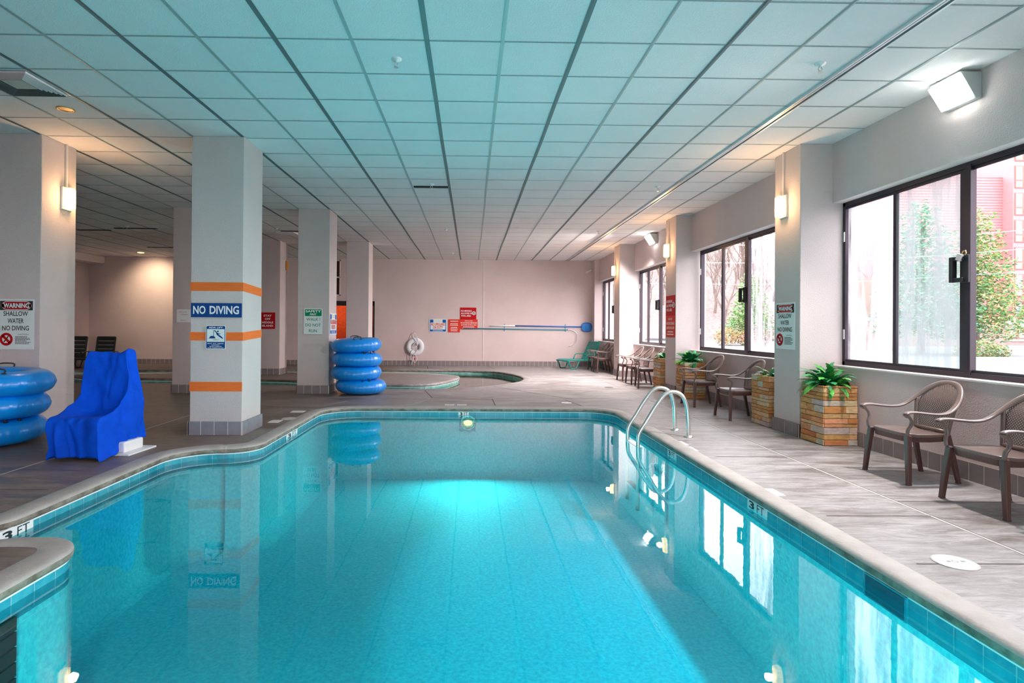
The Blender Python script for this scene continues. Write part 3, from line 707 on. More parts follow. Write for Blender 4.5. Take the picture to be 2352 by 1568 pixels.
def make_chair(label):
    t = thing('resin_armchair', label, 'chair', (0, 0, 0), 0, 'brown resin armchairs along the window wall')
    # seat: dished slab with a rolled front lip; the chair faces -x
    def outline(k):
        a = 2 * PI * k / 32; c, s_ = math.cos(a), math.sin(a); e = .38
        x = .215 * math.copysign(abs(c) ** e, c) - .025; hw = .235 if x < 0 else .235 - .12 * (x / .2) * .4
        return x, hw * math.copysign(abs(s_) ** e, s_)
    P = []
    for z, sc_ in ((.395, .93), (.405, .985), (.425, 1.0), (.432, .985), (.424, .9), (.416, .6), (.413, .3), (.412, .02)):
        P.append([(-.025 + (outline(k)[0] + .025) * sc_, outline(k)[1] * sc_, z + (.004 if outline(k)[0] < -.15 else 0)) for k in range(32)])
    mb = MB(); mb.grid(P, closed_v=True); mb.build('seat', m_chair, t, smooth=True)
    P = [[(-.025 + (outline(k)[0] + .025) * q, outline(k)[1] * q, z) for k in range(32)] for z, q in ((.41, .97), (.365, .955), (.36, .94), (.40, .93))]
    mb = MB(); mb.grid(P, closed_v=True); mb.build('seat_apron', m_chairleg, t, smooth=True)
    half = [(-.265, .272, .588), (-.283, .272, .606), (-.262, .272, .622), (-.20, .272, .627), (-.10, .270, .617), (.0, .268, .610), (.08, .264, .618), (.14, .256, .645), (.195, .240, .69), (.245, .212, .745), (.29, .165, .80), (.325, .095, .84), (.338, .0, .853)]
    nr = [(0, 0, 1)] * 7 + [(-.25, 0, 1), (-.6, 0, .8), (-.9, 0, .5), (-1, 0, .35), (-1, 0, .3), (-1, 0, .3)]
    pts = half + [(x, -y, z) for x, y, z in reversed(half[:-1])]; nn = nr + list(reversed(nr[:-1]))
    pp, qq = crom(pts, 4), [v.normalized() for v in crom(nn, 4)]
    mb = MB(); mb.tube(pp, .029, 10, r2=.012, normal=qq); mb.build('arm_loop', m_chair, t, smooth=True)
    for s_ in (1, -1):
        mb = MB(); mb.tube(crom([(-.268, .270 * s_, .612), (-.245, .268 * s_, .585), (-.222, .262 * s_, .55), (-.222, .254 * s_, .51), (-.24, .246 * s_, .47), (-.238, .238 * s_, .42)], 4), .018, 8, r2=.011, normal=(1, 0, 0)); mb.build('arm_support', m_chair, t, smooth=True)
        mb = MB(); mb.tube([(-.222, .222 * s_, .42), (-.238, .250 * s_, .20), (-.248, .268 * s_, .012), (-.248, .268 * s_, 0)], [.034, .030, .025, .029], 4, r2=[.030, .027, .024, .028], normal=(1, 0, 0)); mb.build('leg', m_chairleg, t, bevel=.006)
        mb = MB(); mb.tube([(.155, .185 * s_, .42), (.20, .20 * s_, .20), (.24, .205 * s_, .012), (.24, .205 * s_, 0)], [.032, .028, .022, .026], 4, r2=[.030, .026, .022, .026], normal=(1, 0, 0)); mb.build('leg', m_chairleg, t, bevel=.006)
        mb = MB(); mb.tube(crom([(.165, .178 * s_, .40), (.175, .19 * s_, .50), (.192, .202 * s_, .60), (.212, .222 * s_, .70)], 4), .020, 6, r2=.012, normal=(1, 0, 0)); mb.build('back_post', m_chair, t, smooth=True)
    rows = [(.43, .172, .17), (.50, .182, .182), (.56, .192, .196), (.62, .20, .205), (.68, .215, .215), (.73, .24, .205), (.77, .268, .178), (.81, .295, .135), (.835, .318, .085), (.848, .33, .03)]
    P = [[(x - .018 * math.cos(u * PI / 2) + .012, hw * u, z) for u in [q / 6 for q in range(-6, 7)]] for z, x, hw in rows]
    mb = MB(); mb.grid(P); mb.build('back_panel', m_weave, t, smooth=True)
    mb = MB(); mb.tube([(.165, -.175, .44), (.15, 0, .445), (.165, .175, .44)], .010, 6, r2=.018); mb.build('back_rail', m_chair, t, smooth=True)
    return t
CH = [(4.03, 5.07, 0, 'brown resin armchair nearest the camera that is wholly in view, right of the first planter'), (4.03, 4.19, .02, 'brown resin armchair at the right edge of the view, partly cut off'),
      (4.03, 8.40, -.02, 'brown resin armchair just beyond the nearest window column, next to a stone planter'), (4.03, 9.76, .03, 'brown resin armchair in front of the planter at the middle window column'),
      (4.03, 14.25, .0, 'farthest brown resin armchair of the three under the third window'), (4.03, 13.45, -.02, 'middle brown resin armchair of the three under the third window'),
      (4.02, 12.72, -.16, 'nearest brown resin armchair of the three, turned slightly, beside the half-hidden planter'), (3.98, 17.62, .0, 'brown resin armchair beside the teal lounger, the farther of two'), (3.98, 16.82, .0, 'brown resin armchair beyond the last column, the nearer of two')]
proto = None
for x, y, a, l in CH:
    c = make_chair(l) if proto is None else copy_tree(proto)
    proto = proto or c
    c.location = (x, y, 0); c.rotation_euler = (0, 0, a); c['label'] = l

# ================================================================ PLANTERS
def make_planter(seed, wx=.385, wy=.45, h=.69):
    rnd = random.Random(seed)
    t = thing('stone_planter', 'x', 'planter', (0, 0, 0), 0, 'stacked stone planters along the window wall')
    mb = MB(); mb.box((.014, .014, 0), (wx - .014, wy - .014, h - .02)); mb.build('mortar_core', m_mortar, t)
    cols = [(.68, .33, .13), (.64, .29, .10), (.72, .39, .18), (.56, .24, .08), (.72, .46, .27), (.74, .42, .21), (.66, .34, .14)]
    mb = MB(); z = .004
    while z < h - .01:
        hh = min(rnd.choice((.042, .052, .06, .066, .082)), h - z)
        if h - z - hh < .02: hh = h - z
        off = rnd.uniform(-.002, .006)
        for fx in range(4):
            L = (wx, wy, wx, wy)[fx]; s = 0.0
            while s < L:
                l = rnd.uniform(.13, .30)
                if L - s - l < .07: l = L - s
                o = off + rnd.uniform(0, .008); a, b = s + .0015, s + l - .0015; base = rnd.choice(cols)
                if hh > .06 and rnd.random() < .5: base = (.62, .49, .38)
                col = tuple(c * rnd.uniform(.85, 1.1) for c in base); d = .03
                if fx == 0: mb.box((a, -o, z + .003), (b, d, z + hh - .003), col)
                elif fx == 1: mb.box((wx - d, a, z + .003), (wx + o, b, z + hh - .003), col)
                elif fx == 2: mb.box((a, wy - d, z + .003), (b, wy + o, z + hh - .003), col)
                else: mb.box((-o, a, z + .003), (d, b, z + hh - .003), col)
                s += l
        z += hh
    mb.build('stone_cladding', m_stone, t, bevel=.004, seg=1)
    mb = MB(); mb.box((.03, .03, h - .06), (wx - .03, wy - .03, h - .012)); mb.build('soil', m_soil, t)
    return t
def fern(parent, cx, cyy, z, n, rad, seed, up=None, ymax=None, xmax=None, name='fern_plant'):
    rnd = random.Random(seed); mb = MB()
    for k in range(n):
        az = rnd.uniform(0, 2 * PI); L = rnd.uniform(.65, 1.1) * rad; el = R(rnd.uniform(18, 82)) if rnd.random() < .75 else R(rnd.uniform(-5, 20)); w_ = rnd.uniform(.030, .048)
        g = rnd.uniform(.6, 1.25); col = (.03 * g, .27 * g, .085 * g) if rnd.random() < .72 else (.09 * g, .42 * g, .06 * g)
        p = Vector((cx + rnd.uniform(-.06, .06), cyy + rnd.uniform(-.06, .06), z)); d = Vector((math.cos(az), math.sin(az), 0)); side = Vector((-d.y, d.x, 0)); P = []; m_ = 14
        e = el; tw = rnd.uniform(-.3, .3)
        for i in range(m_):
            s = i / (m_ - 1); ww = w_ * (math.sin(PI * min(1, s * .9 + .08)) ** .7) * (1.15 if i % 2 else .78) if 0 < i < m_ - 1 else .003
            T_ = d * math.cos(e) + Vector((0, 0, math.sin(e))); nn = side.cross(T_)
            sd = side * math.cos(tw) + nn * math.sin(tw)
            P.append([p - sd * ww - nn * ww * -.25, p, p + sd * ww - nn * ww * -.25])
            p = p + T_ * L / m_; e -= R(rnd.uniform(5, 9)) * (.5 + s)
            if xmax is not None and p.x > xmax: p.x = xmax - .002
            if ymax is not None and p.y > ymax: p.y = ymax
            if up is not None and p.y < up: p.y = up
        mb.grid(P, col=col)
    o = mb.build(name, m_leaf, parent, fixn=False, smooth=True)
    return o
PL = [(4.06, 6.41, 11, 'stone planter with a big green fern, in front of the nearest window column'), (4.05, 7.60, 12, 'stone planter half hidden behind the nearest window column'),
      (4.06, 10.62, 13, 'stone planter with a fern on the near side of the middle window column'), (4.07, 12.04, 14, 'stone planter half hidden behind the middle window column')]
for x, y, sd, l in PL:
    p = make_planter(sd); p.location = (x, y, 0); p['label'] = l
    f = fern(None, .18, .21, .66, {11: 90, 13: 80}.get(sd, 45), {11: .42, 13: .38}.get(sd, .28), sd, xmax=.345, ymax={11: .43, 13: .70}.get(sd), up={12: -.04, 14: .02}.get(sd))
    f.location = (x, y, 0)
    tag(f, {11: 'large glossy green fern in the nearest stone planter', 12: 'green fern peeking out behind the nearest window column', 13: 'green fern in the stone planter by the middle column', 14: 'green fern peeking out behind the middle window column'}[sd], 'plant', 'ferns in the stone planters')
    f.name = 'potted_fern'

# ================================================================ INNER TUBES
def make_tube(label, group, Rm=.335, rh=.158, rv=.135):
    t = thing('swim_ring', label, 'swim ring', (0, 0, 0), 0, group); mb = MB(); P = []; n = 144
    for i in range(n):
        a = 2 * PI * i / n; row = []
        for k in range(28):
            b = 2 * PI * k / 28; c, s_ = math.cos(b), math.sin(b)
            pin = .5 + .5 * math.cos(a * 36); edge = math.exp(-(s_ / .42) ** 2)
            q = 1 - .05 * (pin ** 3) * edge * (1 if c > 0 else 1.6)
            fl_ = .006 * math.exp(-(s_ / .07) ** 2) * (1 if c > 0 else 0)
            r = Rm + (rh * q) * c + fl_
            row.append((r * math.cos(a), r * math.sin(a), rv + rv * q * math.copysign(abs(s_) ** .92, s_)))
        P.append(row)
    mb.grid(P, closed_u=True, closed_v=True); mb.build('ring', m_tube, t, smooth=True)
    for a in (-1.35, 1.8):
        d = Vector((math.cos(a), math.sin(a), 0)); s_ = Vector((-d.y, d.x, 0)); c = d * (Rm + .05) + Vector((0, 0, 2 * rv - .012))
        mb = MB(); mb.tube(crom([c - s_ * .065, c - s_ * .062 + Vector((0, 0, .045)), c + s_ * .062 + Vector((0, 0, .045)), c + s_ * .065], 4), .009, 6)
        for q in (-1, 1): mb.obox(c + s_ * .065 * q, s_ * .02, d * .022, Vector((0, 0, .006)))
        mb.build('handle', m_black, t, smooth=True)
    return t
def stack(x, y, spec, group, labels, first=None):
    z = 0
    for i, (dx, dy, tx, ty, rz) in enumerate(spec):
        t = copy_tree(first) if first else make_tube(labels[i], group); first = first or t
        t['label'] = labels[i]; t['group'] = group
        t.location = (x + dx, y + dy, z + .008 + abs(tx) * .30 + abs(ty) * .3); t.rotation_euler = (tx, ty, rz); z += .266
    return first
f0 = stack(-2.275, 11.24, [(.09, 0, .02, .03, .2), (.0, 0, .01, -.03, 1.2), (.01, 0, .0, .02, .5), (.0, 0, .02, -.045, .05)], 'blue swim rings stacked by the safety sign column',
           ['blue swim ring at the bottom of the stack of four', 'blue swim ring second from the bottom in the stack of four', 'blue swim ring second from the top in the stack of four', 'blue swim ring on top of the stack of four'])
stack(-5.30, 6.38, [(-.03, 0, .02, -.02, .9), (.0, 0, -.02, .02, 2.2), (.05, 0, .02, .03, .35)], 'blue swim rings stacked at the left edge',
      ['blue swim ring at the bottom of the left-edge stack of three', 'blue swim ring in the middle of the left-edge stack of three', 'blue swim ring on top of the left-edge stack of three'], f0)

# ================================================================ POOL LIFT UNDER ITS COVER
lf = thing('pool_lift', 'pool lift chair shrouded in a bright blue fabric cover beside the pool', 'pool lift', (-3.86, 5.85, 0), R(-4))
import math as _m
def drape():
    # stations along the chair: (y, z centre, z edge, half width top, half width hem, hem z)
    st = [(-.33, .04, .04, .27, .29, .03), (-.34, .20, .20, .28, .30, .02), (-.335, .385, .38, .285, .31, .01), (-.30, .425, .43, .29, .32, .01), (-.12, .405, .47, .29, .325, .02), (.04, .405, .54, .285, .32, .05),
          (.14, .46, .62, .27, .31, .08), (.20, .62, .76, .26, .30, .10), (.25, .82, .92, .245, .29, .11), (.29, .98, 1.03, .235, .28, .12), (.33, 1.04, 1.05, .23, .28, .12), (.38, 1.0, 1.01, .235, .28, .12), (.42, .6, .62, .25, .29, .12), (.44, .14, .14, .27, .29, .12)]
    P = []
    for y, zc, ze, hw, hh, hz in st:
        row = []
        for k in range(7): s = k / 7; row.append(Vector((-hh + (hh - hw) * s ** .6, y, hz + (ze - hz) * s)))
        for k in range(11):
            u = -1 + k / 5; e = abs(u) ** 2.4; row.append(Vector((hw * u, y, zc + (ze - zc) * e)))
        for k in range(6, -1, -1): s = k / 7; row.append(Vector((hh - (hh - hw) * s ** .6, y, hz + (ze - hz) * s)))
        P.append(row)
    # refine and crumple
    Q = []
    for i in range(len(P) - 1):
        for q in range(4):
            s = q / 4; Q.append([P[i][j].lerp(P[i + 1][j], s) for j in range(len(P[0]))])
    Q.append(P[-1]); W = []
    for r in Q:
        rr = []
        for j in range(len(r) - 1):
            for q in range(3): rr.append(r[j].lerp(r[j + 1], q / 3))
        rr.append(r[-1]); W.append(rr)
    from mathutils import noise
    for i, r in enumerate(W):
        for j, p in enumerate(r):
            q = Vector((p.x * 5, p.y * 5, p.z * 2.2)); a = noise.noise(q) * .045 - abs(noise.noise(Vector((p.x * 7, p.y * 6, p.z * 3 + p.x * 4)))) * .05 + noise.noise(Vector((p.x * 14 + p.z * 5, p.y * 14 - p.z * 4, p.z * 4))) * .016
            lo_ = max(0, 1 - p.z / .45)
            d = Vector((p.x, p.y - .05, 0)); d = d.normalized() if d.length > .01 else Vector((0, 0, 1))
            fold = math.sin(math.atan2(p.y - .05, p.x) * 13 + p.z * 3) * .018 * lo_
            r[j] = p + d * (a + fold) + Vector((0, 0, a * .5 * (p.z > .1)))
            r[j].x += .07 * max(0, -p.x / .3) * max(0, 1 - max(0, p.z - .35) / .3) - .07 * max(0, min(1, (p.z - .5) / .4))
            if p.x > .12 and p.z > .9: r[j].z += .05 * (p.x - .12) / .12
    return W
mb = MB(); mb.grid(drape()); cv = mb.build('fabric_cover', m_cover, lf, smooth=True, subsurf=1)
sd = cv.modifiers.new('s', 'SOLIDIFY'); sd.thickness = .004
mb = MB(); mb.add([(.02, .145, .50), (.075, .15, .50), (.10, .175, .60), (.06, .17, .56)], [(0, 1, 2, 3)]); mb.build('printed_logo', m_white, lf, fixn=False)
mb = MB(); mb.box((-.2, -.05, 0), (.40, .40, .018)); mb.build('base_plate', m_white, lf, bevel=.004)
mb = MB(); mb.box((.10, .0, .018), (.32, .30, .13)); mb.cyl((.21, -.03, .075), (.21, .0, .075), .022); mb.build('drive_housing', m_white, lf, bevel=.02)
mb = MB(); mb.cyl((.235, -.012, .078), (.235, -.002, .078), .018); mb.cyl((.05, .1, .018), (.05, .1, .4), .03); mb.build('pivot_bolt', m_tee, lf)

# ================================================================ LOUNGERS
def make_lounger(name, label, m, group=None, back=62):
    """foot end at x=0, head towards +x"""
    t = thing(name, label, 'lounger', (0, 0, 0), 0, group); W_ = .31
    mb = MB()
    for s_ in (-1, 1): mb.tube(crom([(0, W_ * s_, .265), (.1, W_ * s_, .295), (.5, W_ * s_, .285), (.9, W_ * s_, .275), (1.45, W_ * s_, .25)], 4), .026, 6, r2=.022)
    mb.tube([(0.02, -W_, .27), (0.02, W_, .27)], .025, 6); mb.tube([(1.45, -W_, .25), (1.45, W_, .25)], .025, 6); mb.build('seat_frame', m, t, smooth=True)
    mb = MB()
    for k in range(8): x = .05 + k * .115; mb.box((x, -W_ + .02, .272), (x + .095, W_ - .02, .288))
    mb.build('seat_slats', m, t, bevel=.005, seg=1)
    for s_ in (-1, 1):
        mb = MB(); y = W_ * s_; mb.tube([(.04, y, .27), (.15, y, .02), (.34, y, .02), (.46, y, .27)], .024, 6, r2=.02, normal=(0, 1, 0)); mb.build('leg', m, t)
        mb = MB(); mb.tube([(1.28, y, .26), (1.33, y, .02), (1.43, y, .02), (1.45, y, .26)], .024, 6, r2=.02, normal=(0, 1, 0)); mb.build('leg', m, t)
        mb = MB(); mb.tube(crom([(.66, y * 1.04, .28), (.74, y * 1.06, .44), (.80, y * 1.06, .465), (1.12, y * 1.06, .46)], 3), .028, 6, r2=.014); mb.build('armrest', m, t, smooth=True)
    a = R(back); ux, uz = math.cos(a), math.sin(a); mb = MB(); o = Vector((.98, 0, .29))
    for s_ in (-1, 1): mb.tube([o + Vector((0, (W_ - .03) * s_, 0)), o + Vector((ux * .64, (W_ - .03) * s_, uz * .64))], .028, 6)
    mb.tube([o + Vector((ux * .64, -W_ + .03, uz * .64)), o + Vector((ux * .64, W_ - .03, uz * .64))], .028, 6); mb.tube([o + Vector((0, -W_ + .03, 0)), o + Vector((0, W_ - .03, 0))], .028, 6); mb.build('backrest_frame', m, t)
    mb = MB()
    for k in range(5):
        c = o + Vector((ux, 0, uz)) * (.07 + k * .128); mb.obox(c, (ux * .058, 0, uz * .058), (0, W_ - .045, 0), (-uz * .010, 0, ux * .010))
    mb.build('backrest_slats', m, t, bevel=.005, seg=1)
    return t
l = make_lounger('sun_lounger', 'teal plastic sun lounger in the far right corner, beside two brown chairs', m_teal, back=62)
l.location = (2.93, 18.12, 0); l.rotation_euler = (0, 0, R(24))
l2 = make_lounger('sun_lounger', 'dark green slatted lounger at the back left, partly behind the blue cover', m_dkgreen, 'dark loungers by the back-left wall', back=80)
l2.location = (-11.68, 17.15, 0); l2.rotation_euler = (0, 0, R(90))
l3 = copy_tree(l2); l3.location = (-12.58, 17.15, 0); l3['label'] = 'dark green slatted lounger at the back left, cut off by the leftmost column'

# ================================================================ LIGHT FITTINGS
m_warm = mat('warm_diffuser', (1, .9, .7), .4, emit=(1, .64, .19), estr=2.2)
m_flood = mat('flood_lens', (1, 1, 1), .4, emit=(.93, 1, .95), estr=7)
def sconce(x, y, z, n, label, on=True):
    n = Vector(n); u = Vector((n.y, -n.x, 0)) if abs(n.x) > .5 else Vector((1, 0, 0)); t = thing('wall_sconce', label, 'wall lamp', (x, y, z), 0, 'column sconces')
    mb = MB(); mb.obox(n * .014, u * .085, n * .014, Vector((0, 0, .145))); mb.build('backplate', m_white, t, bevel=.005)
    mb = MB(); mb.obox(n * .065, u * .062, n * .037, Vector((0, 0, .135))); mb.build('diffuser', m_warm if on else mat('amber_diffuser', (.55, .25, .05), .3), t, bevel=.02)
    mb = MB(); mb.obox(n * .014 + Vector((0, 0, (CZ - z + .14) / 2)), u * .012, n * .010, Vector((0, 0, (CZ - z - .14) / 2))); mb.build('conduit', m_trim, t)
    if on:
        li = bpy.data.lights.new('sconce', 'POINT'); li.energy = SCONCE; li.color = (1, .56, .25); li.shadow_soft_size = .06
        lo = bpy.data.objects.new('sconce_glow', li); COL.objects.link(lo); lo.parent = t; lo.location = n * .17
sconce(4.07, 7.27, 2.93, (-1, 0, 0), 'lit warm box sconce on the nearest window-wall column'); sconce(4.16, 11.80, 2.97, (-1, 0, 0), 'lit warm box sconce on the middle window-wall column'); sconce(4.07, 15.86, 2.95, (-1, 0, 0), 'lit warm box sconce on the farthest window-wall column')
sconce(-5.22, 7.30, 2.94, (1, 0, 0), 'lit warm box sconce on the leftmost column'); sconce(-5.20, 15.75, 3.0, (1, 0, 0), 'unlit amber sconce on the column that carries the red island sign', False)
def flood(y, label, k=1, aim=(-.62, 0, -.78)):
    t = thing('floodlight', label, 'floodlight', (XW, y, 3.5), 0, 'wall floodlights')
    mb = MB(); v = [(0, -.17, -.12), (0, .17, -.12), (0, .17, .115), (0, -.17, .115), (-.20, -.17, .115), (-.20, .17, .115), (-.06, -.17, -.12), (-.06, .17, -.12)]
    mb.add(v, [(0, 1, 2, 3), (3, 2, 5, 4), (0, 6, 7, 1), (0, 3, 4, 6), (1, 7, 5, 2), (6, 4, 5, 7)]); mb.build('housing', m_tee2, t, bevel=.012)
    mb = MB(); mb.add([(-.072, -.145, -.105), (-.072, .145, -.105), (-.205, .145, .09), (-.205, -.145, .09), (-.10, -.145, -.13), (-.10, .145, -.13), (-.23, .145, .075), (-.23, -.145, .075)],
                      [(4, 5, 6, 7), (0, 1, 5, 4), (2, 3, 7, 6), (0, 4, 7, 3), (1, 2, 6, 5)]); mb.build('lens', m_flood, t)
    li = bpy.data.lights.new('floodlight', 'AREA'); li.shape = 'RECTANGLE'; li.size = .28; li.size_y = .22; li.energy = FLOOD * k; li.color = (1, .91, .88); li.spread = R(128)
    lo = bpy.data.objects.new('flood_light', li); COL.objects.link(lo); lo.parent = t; lo.location = (-.27, 0, -.10); lo.rotation_euler = Vector(aim).to_track_quat('-Z', 'Y').to_euler()
flood(5.03, 'bright floodlight box on the wall above the nearest window'); flood(13.62, 'bright floodlight box on the wall above the third window', 2.4, (-.58, .3, -.72))
flood(-2.6, 'unseen floodlight box added high on the window wall behind the viewer as fill', 2.2)  # third floodlight is out of view, added to fill the hall
# ceiling fittings
def sprinkler(x, y, label):
    t = thing('fire_sprinkler', label, 'sprinkler', (x, y, CZ), 0, 'ceiling sprinklers')
    mb = MB(); mb.lathe([(.045, 0), (.042, -.012), (.015, -.018), (.012, -.03), (0, -.03)], n=20); mb.build('escutcheon', m_white, t, smooth=True)
    mb = MB(); mb.tube([(-.008, 0, -.03), (-.018, 0, -.05), (-.004, 0, -.07)], .004, 6); mb.tube([(.008, 0, -.03), (.018, 0, -.05), (.004, 0, -.07)], .004, 6); mb.lathe([(0, -.07), (.02, -.07), (.02, -.074), (0, -.074)], n=16); mb.build('nozzle', m_steel, t)
for x, y, l in ((-.66, 4.85, 'ceiling sprinkler nearest the camera, left of centre'), (3.005, 4.82, 'ceiling sprinkler near the track, above the nearest window'), (-.655, 9.10, 'ceiling sprinkler beside the open dark slot'), (3.02, 9.1, 'ceiling sprinkler beside the track, second along it'),
                (-.62, 13.35, 'third ceiling sprinkler of the central row'), (3.02, 13.35, 'third ceiling sprinkler beside the track'), (-.6, 17.6, 'farthest ceiling sprinkler of the central row'), (3.0, 17.6, 'farthest ceiling sprinkler beside the track'), (-8.1, 13.35, 'ceiling sprinkler over the lazy river, far left'), (-4.65, 13.45, 'ceiling sprinkler between the second and third rows of columns')): sprinkler(x, y, l)
t = thing('air_diffuser', 'square louvred air diffuser in the ceiling at the upper left', 'air vent', (-4.335, 5.44, CZ))
mb = MB(); mb.box((-.29, -.29, -.006), (.29, .29, -.001)); mb.build('face_plate', m_white, t)
mb = MB(); mb2 = MB()
for k in range(6):
    a, b = .27 - k * .028, .27 - k * .028 - .007
    mb2.add([(-a, -a, -.008), (a, -a, -.008), (b, -b, -.026), (-b, -b, -.026)], [(0, 1, 2, 3)]); mb2.add([(-a, a, -.008), (a, a, -.008), (b, b, -.026), (-b, b, -.026)], [(0, 1, 2, 3)])
    mb2.add([(-a, -a, -.008), (-a, a, -.008), (-b, b, -.026), (-b, -b, -.026)], [(0, 1, 2, 3)]); mb2.add([(a, -a, -.008), (a, a, -.008), (b, b, -.026), (b, -b, -.026)], [(0, 1, 2, 3)])
mb.box((-.275, -.275, -.0075), (.275, .275, -.0062)); mb.build('throat', m_dark, t); mb2.build('louvre', m_alu, t, fixn=False)
mb = MB(); mb.box((-.10, -.10, -.02), (.10, .10, -.012)); mb.build('centre_plate', m_tee2, t)
t = thing('downlight', 'round recessed downlight in the ceiling beside the air diffuser, unlit', 'downlight', (-4.36, 6.09, CZ))
mb = MB(); mb.lathe([(.085, -.001), (.085, -.008), (.070, -.010), (.062, -.003)], n=28); mb.build('trim_ring', m_brass, t, smooth=True); mb = MB(); mb.disc((0, 0, -.004), .064); mb.build('reflector', mat('dim_reflector', (.25, .18, .10), .3, metal=.6), t)
t = thing('air_vent', 'small white ceiling vent between the striped column and the one behind it', 'air vent', (-4.55, 14.0, CZ)); mb = MB(); mb.box((-.25, -.2, -.03), (.2, .2, -.001)); mb.build('vent_plate', m_white, t)
t = thing('wall_washer', 'warm recessed ceiling lamp washing the far left wall', 'ceiling lamp', (-10.6, 18.2, CZ)); mb = MB(); mb.lathe([(.09, -.001), (.09, -.012), (.07, -.014), (0, -.012)], n=24); mb.build('lamp_disc', m_warm, t)
li = bpy.data.lights.new('washer', 'SPOT'); li.energy = 130; li.color = (1, .80, .52); li.spot_size = R(105); li.spot_blend = 1; li.shadow_soft_size = .08
lo = bpy.data.objects.new('washer_light', li); COL.objects.link(lo); lo.parent = t; lo.location = (0, 0, -.03); lo.rotation_euler = Vector((-.1, .75, -.8)).to_track_quat('-Z', 'Y').to_euler()
t = thing('security_camera', 'small white security camera high on the back wall at the right corner', 'camera', (4.05, YB, 3.25)); mb = MB(); mb.cyl((0, 0, .04), (0, -.1, .04), .018); mb.build('bracket', m_white, t); mb = MB(); mb.cyl((.06, -.08, .07), (-.13, -.17, -.03), .032); mb.build('camera_body', m_white, t)
t = thing('junction_box', 'small flush wall box high on the back wall near the security camera', 'wall box', (3.45, YB, 3.0)); mb = MB(); mb.box((-.05, -.012, -.07), (.05, 0, .07)); mb.build('box_cover', m_wall, t, bevel=.003)

# ================================================================ SIGNS
def warning(org, u, n, w_, h, label):
    s = Sign('warning_sign', label, org, u, w_, h, n, base=m_whitesign, group='warning shallow water signs')
    s.rect('header', m_black, .04, .78, .96, .965); s.rect('badge', m_white, .07, .788, .93, .957, r=.07 * w_ / .42, lvl=1.4); s.rect('badge_red', m_red_s, .085, .797, .915, .948, r=.065 * w_ / .42, lvl=1.8)
    s.text('lettering', m_white, 'WARNING', .14, .825, .86, .92, .03, 2.6)
    for tx, a, b, y in (('SHALLOW', .14, .83, .665), ('WATER', .26, .71, .52), ('NO DIVING', .11, .86, .375)): s.text('lettering', m_black, tx, a, y, b, y + .095, .012)
    s.ring('prohibition_ring', m_red_s, .225, .20, .20 * w_ * .92, .03 * w_ / .42); s.poly('diver', m_black, [(.14, .15), (.20, .20), (.27, .27), (.30, .27), (.24, .19), (.17, .14)]); s.rect('diver', m_black, .13, .115, .30, .125)
    s.text('lettering', m_black, 'CAUTION:', .55, .285, .86, .31, .0); s.bars('small_print', m_black, .47, .92, .10, .265, 6, 4)
    return s.done()
warning((-5.705, 6.892, 1.027), (1, 0, 0), (0, -1, 0), .425, .605, 'warning shallow water sign on the leftmost column, behind the left ring stack')
warning((4.068, 7.445, 1.08), (0, -1, 0), (-1, 0, 0), .44, .60, 'warning shallow water sign on the nearest window-wall column')
s = Sign('no_diving_sign', 'wide blue NO DIVING sign on the striped column', (-3.405, 6.898, 1.432), (1, 0, 0), .612, .172, (0, -1, 0), base=m_blue_s)
s.text('lettering', m_white, 'NO', .045, .22, .29, .80, .025); s.text('lettering', m_white, 'DIVING', .37, .22, .95, .80, .025); s.done()
s = Sign('lift_sign', 'small blue and white ADA LIFT sign on the striped column', (-3.222, 6.897, 1.043), (1, 0, 0), .24, .29, (0, -1, 0), base=m_whitesign, rad=.018)
s.rect('blue_field', m_blue_s, .03, .025, .97, .975, r=.014); s.rect('white_field', m_whitesign, .06, .31, .94, .845, lvl=1.5)
s.text('lettering', m_white, 'ADA LIFT', .15, .88, .86, .94, .03, 3)
for k, (tx, a, b) in enumerate((('MAX. WT. 300LBS.', .09, .92), ('CONTACT', .30, .70), ('MAIN OFFICE', .2, .8), ('FOR ASSISTANCE', .1, .9))): s.text('lettering', m_white, tx, a, .225 - k * .062, b, .26 - k * .062, .02, 3)
s.poly('pictogram', m_blue_s, [(.12, .45), (.18, .47), (.20, .52), (.27, .56), (.38, .56), (.46, .52), (.49, .455)], 2.4); s.poly('pictogram', m_blue_s, [(.40, .79), (.46, .80), (.56, .60), (.72, .50), (.84, .44), (.88, .46), (.76, .56), (.64, .62), (.55, .72), (.49, .78)], 2.6)
s.poly('pictogram', m_blue_s, [(.61 + .045 * math.cos(a * .5), .75 + .035 * math.sin(a * .5)) for a in range(12)], 2.8); s.poly('pictogram', m_blue_s, [(.58, .70), (.66, .66), (.74, .65), (.74, .63), (.62, .63), (.55, .62)], 2.8); s.rect('pictogram', m_blue_s, .38, .46, .405, .79, lvl=2.4)
s.bars('small_print', m_blue_s, .34, .68, .36, .43, 2, 2, True); s.done()
s = Sign('safety_sign', 'green and white safety first walk sign on the column behind the ring stack', (-3.288, 11.128, 1.172), (1, 0, 0), .363, .505, (0, -1, 0), base=m_whitesign)
s.rect('green_field', m_green_s, .05, .70, .95, .965, r=.015); s.text('lettering_white', m_white, 'SAFETY', .09, .845, .92, .935, .03); s.text('lettering_white', m_white, 'FIRST', .32, .735, .68, .805, .03)
s.text('lettering_green', m_teal_txt, 'WALK !', .13, .52, .88, .63, .012); s.text('lettering_green', m_teal_txt, 'DO NOT', .08, .295, .92, .41, .012); s.text('lettering_green', m_teal_txt, 'RUN', .27, .07, .70, .185, .012); s.done()
s = Sign('paper_notice', 'white handwritten paper notice taped to the column behind the striped one', (-5.772, 11.128, 1.388), (1, 0, 0), .30, .25, (0, -1, 0), cat='notice', base=m_white, thick=.003)
